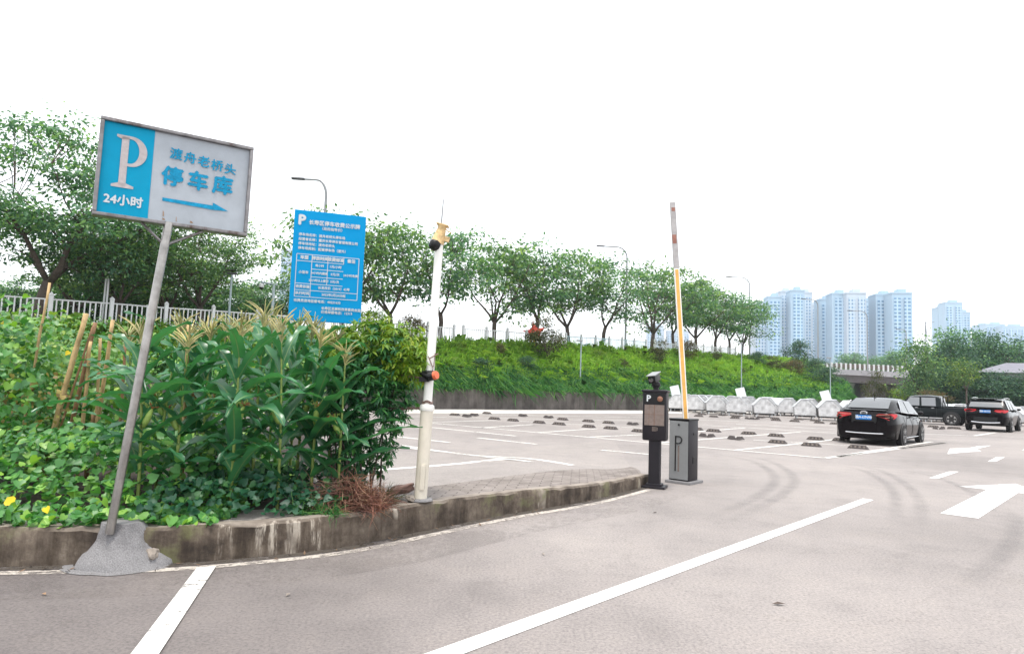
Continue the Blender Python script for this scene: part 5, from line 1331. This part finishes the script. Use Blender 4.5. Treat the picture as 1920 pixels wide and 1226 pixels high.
    for i, R_ in enumerate((.31, .42)):
        rr_.append([Vector((cx + math.cos(a) * R_ * (1.02 + .2 * noise.noise(Vector((math.cos(a) * 2, math.sin(a) * 2, i)))), cy + math.sin(a) * R_ * .8 * (.96 + .2 * noise.noise(Vector((math.cos(a) * 2, math.sin(a) * 2, i + 5)))), .010 - i * .0055)) for a in [math.pi + math.pi * k / 24 for k in range(25)]])
    fx.grid(rr_); tag(fx.build('cement_spill', M['cement']), kind='structure')
tilted_sign()
def rock(px, py, y, s, label, mat='stone', sq=.7, seed=1):
    p = P(px, py, y); bm = bmesh.new(); bmesh.ops.create_icosphere(bm, subdivisions=3, radius=1)
    for v in bm.verts:
        k = 1 + .35 * noise.noise(v.co * 1.3 + Vector((seed, 0, 0))) + .15 * noise.noise(v.co * 3.1 + Vector((0, seed, 0)))
        v.co = Vector((v.co.x * s[0], v.co.y * s[1], v.co.z * s[2])) * k
    me = bpy.data.meshes.new('rock'); bm.to_mesh(me); bm.free(); me.materials.append(M[mat])
    o = bpy.data.objects.new('rock', me); COL.objects.link(o); o.location = p; o.rotation_euler = (.2, .3, seed); tag(o, label, 'rock', 'loose stones by the kerb'); return o
rock(286, 1040, 5.34, (.07, .05, .06), 'broken pale stone leaning on the right foot of the cement mound', seed=2)
rock(262, 1006, 5.42, (.045, .03, .045), 'small stone stuck in the kerb right of the cement mound', seed=5)
rock(752, 917, 7.0, (.15, .10, .05), 'flat brown slab of rubble left of the white pole base', 'plastic_sheet', seed=3)
rock(770, 934, 6.85, (.05, .05, .03), 'small stone at the foot of the white pole', seed=7)
rock(735, 922, 7.0, (.07, .05, .035), 'dark lump of rubble between the grass tuft and the white pole', 'stone', seed=9)

# ------------------------------------------------------------------ tariff board
def tariff_board():
    y = 8.0
    TL, TR, BR, BL_ = P(556.5, 393, y - .12), P(689, 408, y + .14), P(673, 607.5, y + .14), P(536, 600, y - .12)
    U = ((TR + BR) / 2 - (TL + BL_) / 2).normalized(); Vv = ((TL + TR) / 2 - (BL_ + BR) / 2); Vv = (Vv - U * Vv.dot(U)).normalized(); N = U.cross(Vv)
    W = ((TR + BR) / 2 - (TL + BL_) / 2).length; H = ((TL + TR) / 2 - (BL_ + BR) / 2).length; C = (TL + TR + BR + BL_) / 4
    M3 = Matrix((U, Vv, N)).transposed()
    s = lambda u, v, dz=0: C + U * (W * (u - .5)) + Vv * (H * (.5 - v)) + N * (.022 + dz)
    pb = P(590, 900, y + .06); pb.z = .27
    root = empty('tariff_board', pb, 0, 'tall blue parking tariff board with white print and a price table', 'sign')
    m = MB(); m.box(C, (W, H, .04), M3, bev=.006); bd_ = m.build('board', M['board_blue'], root, world=True)
    t_ = P(603, 600, y + .06) + Vv * .3
    m = MB(); m.tube([pb - Vector((0, 0, .05)), t_ - N * .06], .045, 14); m.build('post', M['white_pole'], root, world=True, smooth=True)
    m = MB(); m.box(t_ - N * .035, (.3, .3, .02), M3); m.build('bracket', M['frame'], root, world=True)
    def tx(mb, body, u, v, size, bold=0.0, al='LEFT', sp_=1.0): text_mb(mb, body, size * H, lambda x, yv: s(u + x / W, v - yv / H, .003), bold, al, sp_)
    m = MB(); tx(m, 'P', .055, .095, .125, .008); tx(m, '长寿区停车收费公示牌', .20, .108, .0455, .002); m.build('title', M['print_white'], bd_, world=True)
    m = MB(); tx(m, '（政府指导价）', .53, .155, .031, .001, 'CENTER'); m.build('subtitle', M['print_white'], bd_, world=True)
    def one(name, *a):
        q = MB(); tx(q, *a); q.build(name, M['print_white'], bd_, world=True)
    for k, t in enumerate(('停车场名称：渡舟老桥头停车场', '经营者名称：重庆长寿停车管理有限公司', '停车场地址：渡舟老桥头', '停车场类别：配套停车场（室外）')): one('print_line', t, .075, .225 + .041 * k, .029, .0012)
    one('print_line', '收费员咨询监督电话：40221632', .06, .82, .029, .0012)
    one('print_line', '长寿区发展和改革委员会监制', .44, .878, .029, .0012); one('hotline_print', '价格举报电话：12315', .44, .912, .029, .0012)
    m = MB()
    def ln(u0, v0, u1, v1, w_=.0035):
        a, b = s(u0, v0, .003), s(u1, v1, .003); d = (b - a).normalized(); n = N.cross(d) * w_
        m.add([a - n, b - n, b + n, a + n], [(0, 1, 2, 3)])
    x = [.065, .275, .495, .715, .93]; yv = [.40, .462, .53, .60, .665, .725, .785]
    ln(x[0], yv[0], x[4], yv[0]); ln(x[0], yv[6], x[4], yv[6]); ln(x[0], yv[0], x[0], yv[6]); ln(x[4], yv[0], x[4], yv[6]); ln(x[1], yv[0], x[1], yv[6]); ln(x[2], yv[0], x[2], yv[4]); ln(x[3], yv[0], x[3], yv[1])
    ln(x[0], yv[1], x[3], yv[1]); ln(x[1], yv[2], x[3], yv[2]); ln(x[1], yv[3], x[3], yv[3]); ln(x[0], yv[4], x[3], yv[4]); ln(x[0], yv[5], x[4], yv[5]); m.build('table_lines', M['print_white'], bd_, world=True)
    cx = lambda i: (x[i] + x[i + 1]) / 2; cy = lambda i: (yv[i] + yv[i + 1]) / 2
    for i, t in enumerate(('车型', '停放时间', '收费标准', '备注')): one('table_cell', t, cx(i), cy(0), .036, .0025, 'CENTER')
    for i, (a, b) in enumerate((('每小时', '1元/小时'), ('24小时内最高', '5元/次'), ('24小时以上累计', '5元/次'))): one('table_cell', a, cx(1), cy(1 + i), .026, .0012, 'CENTER', .92); one('table_cell', b, cx(2), cy(1 + i), .028, .0012, 'CENTER')
    one('table_cell', '小型车', cx(0), cy(2), .028, .0012, 'CENTER'); one('table_cell', '24小时免费', cx(3), cy(2), .026, .0012, 'CENTER')
    one('table_cell', '收费依据', cx(0), cy(4), .03, .0015, 'CENTER'); one('table_cell', '长发改价〔2019〕42号', .6, cy(4), .028, .0012, 'CENTER'); one('table_cell', '执行时间', cx(0), cy(5), .03, .0015, 'CENTER'); one('table_cell', '2022年2月20日起', .6, cy(5), .028, .0012, 'CENTER')
tariff_board()

# ------------------------------------------------------------------ maize
def blade(rng, L, w, az, el0, curl, twist=.0):
    """arching blade rows from the origin"""
    rows = []; n = 12; p = Vector((0, 0, 0)); el = el0; d0 = Vector((math.cos(az), math.sin(az), 0)); sd = Vector((-d0.y, d0.x, 0))
    wav = rng.uniform(0, 6)
    for i in range(n + 1):
        t = i / n; d = d0 * math.cos(el) + Vector((0, 0, math.sin(el))); up = -d0 * math.sin(el) + Vector((0, 0, math.cos(el)))
        ww = w * (.55 + .45 * min(1, t * 5)) * (1 - t ** 2.4) * .5 + .002
        tw = twist * t + .12 * math.sin(wav + t * 6)
        s = sd * math.cos(tw) + up * math.sin(tw); k = .35 * ww; rf = .018 * math.sin(wav + t * 21) * min(1, t * 4)
        mr = max(.0022, ww * .075); rows.append([p - s * ww + up * (k + rf), p - s * ww * .5 + up * k * .3, p - s * mr, p + s * mr, p + s * ww * .5 + up * k * .3, p + s * ww + up * (k - rf)])
        p = p + d * L / n; el -= curl / n * (.4 + 1.3 * t); sd = (sd + d0 * rng.gauss(0, .03)).normalized()
    return rows
def make_maize(seed, H):
    rng = random.Random(seed); root = empty('maize_plant')
    lean = Vector((rng.gauss(0, .035), rng.gauss(0, .035), 0)); at = lambda z: Vector((lean.x * z * z / H, lean.y * z * z / H, z))
    m = MB(); pts, rs = [], []
    nn = 10
    for i in range(nn + 1):
        z = H * .86 * i / nn; r = .0165 * (1 - .55 * i / nn)
        for dz, k in ((-.012, 1.0), (0, 1.25), (.012, 1.0)): pts.append(at(max(0, z + dz))); rs.append(r * k)
    pts[0] = Vector((0, 0, -.04)); m.tube(pts, rs, 8); m.build('stalk', M['corn_stalk'], root, smooth='all')
    a0 = 0.0
    for i in range(13):
        z = H * (.15 + .63 * i / 12); az = a0 + math.pi * (i % 2) + rng.gauss(0, .38)
        mid = 1 - abs(i - 5.5) / 9
        L = rng.uniform(.68, .98) * (.58 + .5 * mid); w = rng.uniform(.12, .16) * (.72 + .36 * mid)
        el = rng.uniform(.65, 1.05) if i < 9 else rng.uniform(.95, 1.25); cu = rng.uniform(.8, 2.2)
        rows = [[v + at(z) for v in r] for r in blade(rng, L, w, az, el, cu, rng.uniform(-.5, .5))]
        m = MB(); m.grid(rows); m.m = [1 if q % 5 == 2 else 0 for q in range(len(m.f))]; m.build('leaf', [M['corn_leaf'], M['midrib']], root, smooth='all')
    m = MB(); t0 = at(H * .86); m.tube([t0, at(H) + Vector((0, 0, .06))], [.006, .003], 5)
    for i in range(20):
        a = rng.uniform(0, 6.28); z = H * (.865 + .08 * i / 20); L = rng.uniform(.10, .30); o = rng.uniform(.2, .85)
        d = Vector((math.cos(a) * o, math.sin(a) * o, 1)).normalized(); p = at(z); q = [p]
        for k in range(4): q.append(q[-1] + d * L / 4); d = (d + Vector((math.cos(a) * .16, math.sin(a) * .12, -.08))).normalized()
        m.tube(q, [.006, .0075, .007, .006, .003], 4)
    m.build('tassel', M['tassel'], root)
    for k in range(rng.choice((1, 2))):
        z = H * (.44 + .10 * k); a = a0 + math.pi * k + rng.gauss(0, .3); d = Vector((math.cos(a) * .42, math.sin(a) * .42, 1)).normalized(); p = at(z) + Vector((math.cos(a), math.sin(a), 0)) * .018
        m = MB(); L = .21; m.tube([p + d * L * t for t in (0, .15, .4, .7, .9, 1)], [.012, .024, .029, .024, .015, .006], 10)
        for j in range(3): m.grid([[v + p + d * L * .8 for v in r] for r in blade(rng, .12, .02, a + j * 2, 1.2, .6)])
        e = m.build('ear', M['husk'], root, smooth='all')
        m = MB()
        for j in range(14):
            b = rng.uniform(0, 6.28); q = [p + d * L * .96]; dd = (d + Vector((math.cos(b), math.sin(b), 0)) * .5).normalized()
            for _ in range(3): q.append(q[-1] + dd * .022); dd = (dd + Vector((0, 0, -.5))).normalized()
            m.tube(q, .003, 3)
        m.build('silk', M['silk'], e)
    return root
MZ = [[make_maize(40 + k, h), False, h] for k, h in enumerate((1.86, 1.74, 1.95, 1.66, 1.80))]
MAIZE = [(258, 5.95, 598, 'front maize stalk just right of the leaning steel post, by the cement mound'), (325, 6.1, 612, 'thin front maize stalk second right of the leaning steel post'), (432, 6.1, 586, 'thick front maize plant in the middle of the row with a big green ear'), (520, 6.35, 590, 'front maize plant below the lower left corner of the tariff board'), (582, 6.6, 606, 'rightmost front maize plant, under the tariff board'),
         (290, 6.8, 585, 'maize plant of the second row close behind the steel post'), (372, 6.75, 592, 'maize plant of the second row between the two left front stalks and the thick one'), (470, 6.8, 565, 'tallest maize plant with the highest cream tassel'), (553, 7.0, 588, 'maize plant of the second row just left of the board post'), (612, 7.15, 612, 'maize plant leaning out to the right beside the palmate bush'),
         (238, 7.5, 610, 'maize plant at the back left, its arching leaf left of the steel post'), (335, 7.6, 598, 'maize plant of the back row left of the middle'), (410, 7.5, 590, 'maize plant of the back row in the middle'), (500, 7.6, 578, 'maize plant of the back row left of the board, tassel touching it'), (450, 8.3, 588, 'rearmost maize plant in the middle, only the tassel clear'), (385, 8.4, 596, 'rearmost maize plant left, only the tassel clear'), (540, 7.7, 585, 'maize plant of the back row hidden below the board'), (632, 6.55, 640, 'shorter maize plant at the right end of the row, leaves reaching over the straw heap'), (355, 7.1, 600, 'maize plant in the second row beside the orange bamboo stake')]
for i, (px, y, top, lab) in enumerate(MAIZE):
    pr = MZ[i % 5]; o = pr[0] if not pr[1] else copy_tree(pr[0]); pr[1] = True
    b = P(px, 940, y); b.z = .27; h = P(px, top, y).z - .27
    s = h / (pr[2] + .03); o.location = b; o.scale = (1.02, 1.02, s); o.rotation_euler = (0, 0, (i % 2) * math.pi + .75 * math.sin(i * 2.7)); tag(o, lab, 'maize plant', 'maize plants in the bed')

# ------------------------------------------------------------------ creepers and leaves in the bed
HEART = [(0, 0), (.28, -.12), (.55, .12), (.50, .5), (0, 1.05), (-.50, .5), (-.55, .12), (-.28, -.12)]
def heart_leaves(name, C, Nn, size, rng, mat, label=None, parent=None, hang=.0):
    n = len(C); Nn = unit(Nn); a = rng.normal(size=(n, 3)); a[:, 2] -= hang; a = a - Nn * np.sum(a * Nn, 1, keepdims=True); T = unit(a); S = np.cross(Nn, T)
    V = []
    for hx, hy in HEART: V.append(C + S * (hx * size)[:, None] + T * ((hy - .4) * size)[:, None] + Nn * (abs(hx) * .28 * size - (hy ** 2) * .16 * size)[:, None])
    V.append(C + T * (.35 - .4) * size[:, None] * 1.0 - Nn * (.02 * size)[:, None]); V.append(C + T * (.05 - .4) * size[:, None])
    V = np.stack(V, 1).reshape(-1, 3); o = (np.arange(n) * 10)[:, None]
    Fc = np.concatenate([o + np.array([[9, 1, 2, 8]]), o + np.array([[8, 2, 3, 4]]), o + np.array([[9, 8, 6, 7]]), o + np.array([[8, 4, 5, 6]])], 0)
    ob = raw_mesh(name, V, Fc, 4, M[mat], parent, smooth=False)
    return ob
rg = np.random.default_rng(21)
def mound(n, xy, hfun, nb=.9, size=(.05, .085), depth=.22):
    C, Nn = [], []
    while len(C) < n:
        x, y = xy(); h = hfun(x, y)
        if h is None: continue
        z = .27 + h - abs(rg.normal()) * depth * min(1, h * 2.2); C.append((x, y, max(.29, z)))
        Nn.append(rg.normal(size=3) * .55 + np.array([0, -.45, nb]))
    return np.array(C), np.array(Nn), rg.uniform(size[0], size[1], n)
def kerb_y(x):
    for i in range(len(IN) - 1):
        if IN[i].x <= x <= IN[i + 1].x: return IN[i].y
    return 5
def xyA():
    x = rg.uniform(-6.2, -2.35); y0 = kerb_y(x); return x, y0 - .09 + rg.random() ** 1.1 * 2.7
def hA(x, y):
    d = y - kerb_y(x); e = 1 - sm(-3.0, -2.3, x) * .75
    return max(.06, (.08 + .55 * sm(0, .9, d) + .12 * noise.noise(Vector((x * 1.6, y * 1.6, 0)))) * e)
C, Nn, S_ = mound(5200, xyA, hA)
tag(heart_leaves('bean_creeper', C, Nn, S_, rg, 'bean_leaf'), 'bright green broad-leaved creeper covering the bed left of the sign post', 'creeper', kind='stuff')
def xyB():
    x = rg.uniform(-3.0, -1.45); y0 = kerb_y(x); return x, y0 + .02 + rg.random() * 1.5
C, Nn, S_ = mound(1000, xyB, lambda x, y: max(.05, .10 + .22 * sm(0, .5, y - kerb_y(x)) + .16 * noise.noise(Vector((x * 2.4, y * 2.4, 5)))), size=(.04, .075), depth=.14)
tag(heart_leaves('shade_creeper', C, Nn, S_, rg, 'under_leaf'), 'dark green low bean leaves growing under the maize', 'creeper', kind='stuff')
# climbing vines at the back left
def vine_mass(name, n, c, r, mat, label, seed, size=(.035, .085)):
    g = np.random.default_rng(seed); C = []; Nn = []
    while len(C) < n:
        p = g.uniform(-1, 1, 3); q = np.linalg.norm(p)
        if q > 1 or q < .45 + .4 * g.random(): continue
        k = 1 + .5 * noise.noise(Vector(p * 2.6 + seed)); w = np.array(c) + p * np.array(r) * k
        if w[2] < .28: continue
        C.append(w); Nn.append(p * .8 + np.array([0, -.35, .5]) + g.normal(size=3) * .5)
    return heart_leaves(name, np.array(C), np.array(Nn), g.uniform(size[0], size[1], n), g, mat, hang=.7)
vg = 'climbing bean vines behind the creeper bed'
for k, (px, y, zc, r, n, mat, lab) in enumerate(((-20, 7.2, 1.0, (.75, .7, .98), 1500, 'bean_leaf', 'climbing bean vine at the left picture edge, tall and dark'), (42, 8.2, .98, (.55, .6, .95), 1100, 'bean_pale', 'climbing bean vine wound round the leftmost thin stake'),
                              (100, 8.6, .75, (.55, .55, .62), 800, 'bean_leaf', 'low bean vine behind the thick bamboo stake'), (150, 9.2, .95, (.6, .5, .85), 900, 'bean_leaf', 'bean vine between the tied stakes'), (222, 9.0, .85, (.55, .5, .75), 800, 'bean_pale', 'bean vine on the stakes just left of the steel post'),
                              (20, 9.6, .95, (.8, .6, 1.0), 1000, 'bean_pale', 'pale bean vine farther back at the left, under the fence'), (120, 11, 1.3, (1.2, .8, .9), 1100, 'bean_pale', 'yellow-green vine heap far behind the bamboo stakes'), (300, 11.5, 1.1, (1.4, .8, .9), 1000, 'bean_leaf', 'green vine heap behind the maize rows'), (480, 11, 1.0, (1.3, .8, .85), 800, 'bean_pale', 'pale vine heap behind the maize below the tariff board'))):
    c = P(px, 700, y); o = vine_mass('bean_vine', n, (c.x, c.y, zc + .27), r, mat, lab, 60 + k); tag(o, lab, 'vine', vg)
dc, dn_ = [], []
for _ in range(170):
    c = P(rg.uniform(-20, 130), rg.uniform(700, 835), rg.uniform(6.9, 7.4)); dc.append(tuple(c)); dn_.append(rg.normal(size=3) + np.array([0, -.6, .3]))
tag(heart_leaves('dry_vine_leaves', np.array(dc), np.array(dn_), rg.uniform(.025, .055, 170), rg, 'dry_leaf', hang=1.0), 'withered brown vine leaves around the foot of the thin stake', 'dry leaves', kind='stuff')
for px, py, y, s, lab in ((18, 938, 5.25, .075, 'large yellow fading leaf low at the left edge of the creeper'), (87, 955, 5.2, .05, 'small orange-brown fading leaf above the kerb'), (127, 662, 7.9, .06, 'yellow leaf on the vine beside the thick bamboo stake'), (8, 605, 7.0, .05, 'orange flower-like leaf at the left edge under the fence')):
    c = P(px, py, y); o = heart_leaves('yellow_leaf', np.array([tuple(c)]), np.array([[.1, -.8, .5]]), np.array([s]), rg, 'yellow_leaf'); tag(o, lab, 'leaf', 'fading yellow leaves in the bed')
# bamboo stakes
for (bx, by), (tx_, ty), y, r, mt, lab in (((40, 823), (93, 530), 8.0, .016, 'bamboo', 'tall thin stake leaning right at the far left, vine wound round it'), ((98, 815), (161, 588), 8.1, .033, 'bamboo', 'thick pale bamboo stake leaning right'), ((110, 812), (174, 612), 8.15, .014, 'bamboo_dark', 'thin dark stick just right of the thick bamboo'),
        ((140, 770), (179, 605), 8.4, .026, 'bamboo_dark', 'brown stick in the middle of the tied bundle'), ((154, 806), (170, 640), 8.3, .022, 'bamboo', 'pale stick at the front of the tied bundle'), ((182, 760), (188, 634), 8.5, .02, 'bamboo', 'short nearly upright stick right of the bundle'),
        ((196, 705), (212, 600), 8.6, .026, 'bamboo', 'light stick just left of the steel post'), ((350, 690), (354, 604), 7.4, .024, 'bamboo', 'orange bamboo stake among the maize tops'), ((228, 760), (236, 640), 8.6, .02, 'bamboo_dark', 'dark stick close left of the steel post'), ((392, 700), (398, 640), 7.4, .018, 'bamboo_dark', 'reddish stick among the maize right of the orange stake'), ((172, 808), (176, 775), 8.2, .028, 'bamboo_dark', 'short brown stump below the tied bundle')):
    y -= .75 if bx < 240 else .2
    a, b = P(bx, by, y), P(tx_, ty, y - .05); d = (b - a); a = a - d * max(0, (a.z - .2) / d.z)
    m = MB(); pts = [a.lerp(b, i / 12) + Vector((noise.noise(Vector((bx, i * .4, 0))) * .012, 0, 0)) for i in range(13)]; m.tube(pts, [r * (1 - .25 * i / 12) * (1.12 if i % 3 == 0 else 1) for i in range(13)], 8)
    o = m.build('bamboo_stake', M[mt], smooth='all'); tag(o, lab, 'stake', 'bamboo stakes in the bean bed')
# palmate bush right of the maize
def palmate(name, cents, norms, rng, llen, mat, parent=None, nl=6):
    n = len(cents); N_ = unit(norms); a = rng.normal(size=(n, 3)); a[:, 2] -= .6; a = a - N_ * np.sum(a * N_, 1, keepdims=True); T = unit(a); S = np.cross(N_, T)
    Cs, Ds, Ls = [], [], []
    sc = rng.uniform(.7, 1.2, n)
    for k in range(nl):
        an = (k - (nl - 1) / 2) * .62; d = T * math.cos(an) + S * math.sin(an) + rng.normal(size=(n, 3)) * .08 - np.array([0, 0, .15])
        Cs.append(cents); Ds.append(d); Ls.append(sc * llen * (1 - .12 * abs(an)))
    Cs = np.concatenate(Cs); Ds = unit(np.concatenate(Ds)); Ls = np.concatenate(Ls)
    V, Fc = leaf_arrays(rng, Cs, Ds, Ls, Ls * .30, .75, .18)
    return raw_mesh(name, V, Fc, 4, M[mat], parent)
def bush(px, y, zc, r, n, mat, lab, seed, llen=.12, stems=7, nm='palmate_bush', shell=.25, zmin=.45):
    g = np.random.default_rng(seed); rr2 = random.Random(seed); c = P(px, 720, y); base = Vector((c.x, c.y, .27))
    root = empty(nm, base, 0, lab, 'bush')
    C, Nn = [], []
    while len(C) < n:
        p = g.uniform(-1, 1, 3); q = np.linalg.norm(p)
        if q > 1 or q < shell + .3 * g.random(): continue
        w = p * np.array(r) * (1 + .4 * noise.noise(Vector(p * 2 + seed))) + np.array([0, 0, zc])
        if w[2] < zmin - .27: continue
        C.append(w); Nn.append(p * .6 + np.array([0, -.3, .7]) + g.normal(size=3) * .4)
    m = MB()
    for k in range(stems):
        t = C[rr2.randrange(n)]; b = Vector(t); a = Vector((rr2.gauss(0, .06), rr2.gauss(0, .06), -.02)) if stems > 1 else b + Vector((-.25, .12, .12))
        m.tube([a, a.lerp(b, .4) + Vector((0, 0, .15)), b], [.012, .008, .004], 6)
    m.build('stem', M['bark'], root)
    palmate('foliage', np.array(C), np.array(Nn), g, llen, mat, root)
    return root
bush(695, 7.1, 1.0, (.42, .42, .78), 460, 'bush_leaf', 'dark green palmate-leaved bush filling the corner right of the maize', 81, .12, 4, zmin=.36)
bush(655, 6.8, .8, (.24, .3, .5), 150, 'bush_leaf', 'dark palmate bush in front, close to the last maize stalk', 84, .11)
bush(705, 7.3, 1.58, (.62, .45, .34), 520, 'leaf_lime', 'bright yellow-green leafy creeper crown on top of the palmate bush', 82, .115, 2, zmin=1.2)
bush(762, 7.1, 1.42, (.26, .3, .24), 160, 'leaf_lime', 'small bright creeper spray reaching towards the white pole', 83, .10, 1, zmin=1.1)
bush(742, 7.2, 1.05, (.22, .3, .26), 110, 'bush_leaf', 'drooping dark leaf spray under the wires beside the white pole', 86, .10, 1, zmin=.8)
# straw heap
def straw(px, py, y, r, n, label, mat='straw', L=(.12, .3), nm='dry_straw_heap', up=.35, seed=5, cat='straw heap'):
    rr2 = random.Random(seed); c = P(px, py, y); m = MB()
    for k in range(n):
        a = rr2.uniform(0, 6.28); q = math.sqrt(rr2.random()); base = Vector((c.x + math.cos(a) * q * r[0], c.y + math.sin(a) * q * r[1], .27 + rr2.random() * r[2] * (1 - q * .75)))
        d = Vector((rr2.gauss(0, 1), rr2.gauss(0, 1), rr2.gauss(up, .45))).normalized(); l = rr2.uniform(*L); p = base; w = rr2.uniform(.0025, .006)
        s = d.cross(Vector((rr2.gauss(0, 1), rr2.gauss(0, 1), rr2.gauss(0, 1)))).normalized() * w; rows = []
        for i in range(6):
            rows.append([p - s * (1 - .15 * i), p + s * (1 - .15 * i)]); p = p + d * l / 5; d = (d + Vector((rr2.gauss(0, .2), rr2.gauss(0, .2), rr2.gauss(-.17, .2)))).normalized()
            if p.z < .28 and p.y > kerb_y(p.x) - .13: p.z = .28
        m.grid(rows)
    o = m.build(nm, M[mat]); tag(o, label, cat); return o
straw(652, 948, 6.45, (.40, .25, .34), 1900, 'reddish brown heap of dry straw on the kerb right of the maize')
straw(722, 930, 6.75, (.10, .08, .06), 220, 'small green grass tuft on the kerb left of the rubble', 'leaf_olive', (.12, .24), 'grass_tuft', 1.2, 6, 'grass tuft')
straw(575, 950, 6.15, (.16, .1, .05), 160, 'low green grass tuft at the kerb below the rightmost maize', 'grass_dark', (.1, .22), 'grass_tuft', 1.1, 8, 'grass tuft')
straw(620, 962, 6.12, (.10, .05, .04), 110, 'grass tuft hanging over the kerb below the straw heap', 'grass_dark', (.1, .2), 'grass_tuft', .7, 12, 'grass tuft')
# litter
for i, (px, py, s, lab, mt) in enumerate(((1460, 1134, .05, 'small dark dry leaf lying on the road right of centre', 'bark'), (1018, 1040, .03, 'tiny dry leaf on the road in front of the kerb', 'stone'), (1228, 962, .035, 'dry leaf near the kiosk on the road', 'bark'), (82, 1116, .03, 'brown leaf on the road at the left', 'rust'), (540, 1117, .03, 'grey leaf scrap on the road right of the bay line', 'stone'))):
    p = G(px, py); m = MB(); a = i * 1.9; u = Vector((math.cos(a), math.sin(a), 0)); v = Vector((-u.y, u.x, 0))
    m.add([p - u * s + Vector((0, 0, .008)), p + v * s * .4 + Vector((0, 0, .02)), p + u * s + Vector((0, 0, .012)), p - v * s * .4 + Vector((0, 0, .016)), p + Vector((0, 0, .008))], [(0, 4, 1), (1, 4, 2), (2, 4, 3), (3, 4, 0)])
    o = m.build('dry_leaf', M[mt]); tag(o, lab, 'leaf', 'dry leaves on the road')

# ------------------------------------------------------------------ air
hz = MB(); hz.box((200, 640, 74), (1700, 1500, 150))
hm = bpy.data.materials.new('air'); hm.use_nodes = True; hn = hm.node_tree; hn.nodes.clear()
ho_ = hn.nodes.new('ShaderNodeOutputMaterial'); pv_ = hn.nodes.new('ShaderNodeVolumePrincipled')
pv_.inputs['Color'].default_value = (.86, .93, 1, 1); pv_.inputs['Density'].default_value = .00024; pv_.inputs['Anisotropy'].default_value = .2
hn.links.new(pv_.outputs[0], ho_.inputs['Volume'])
tag(hz.build('haze', hm), kind='stuff')
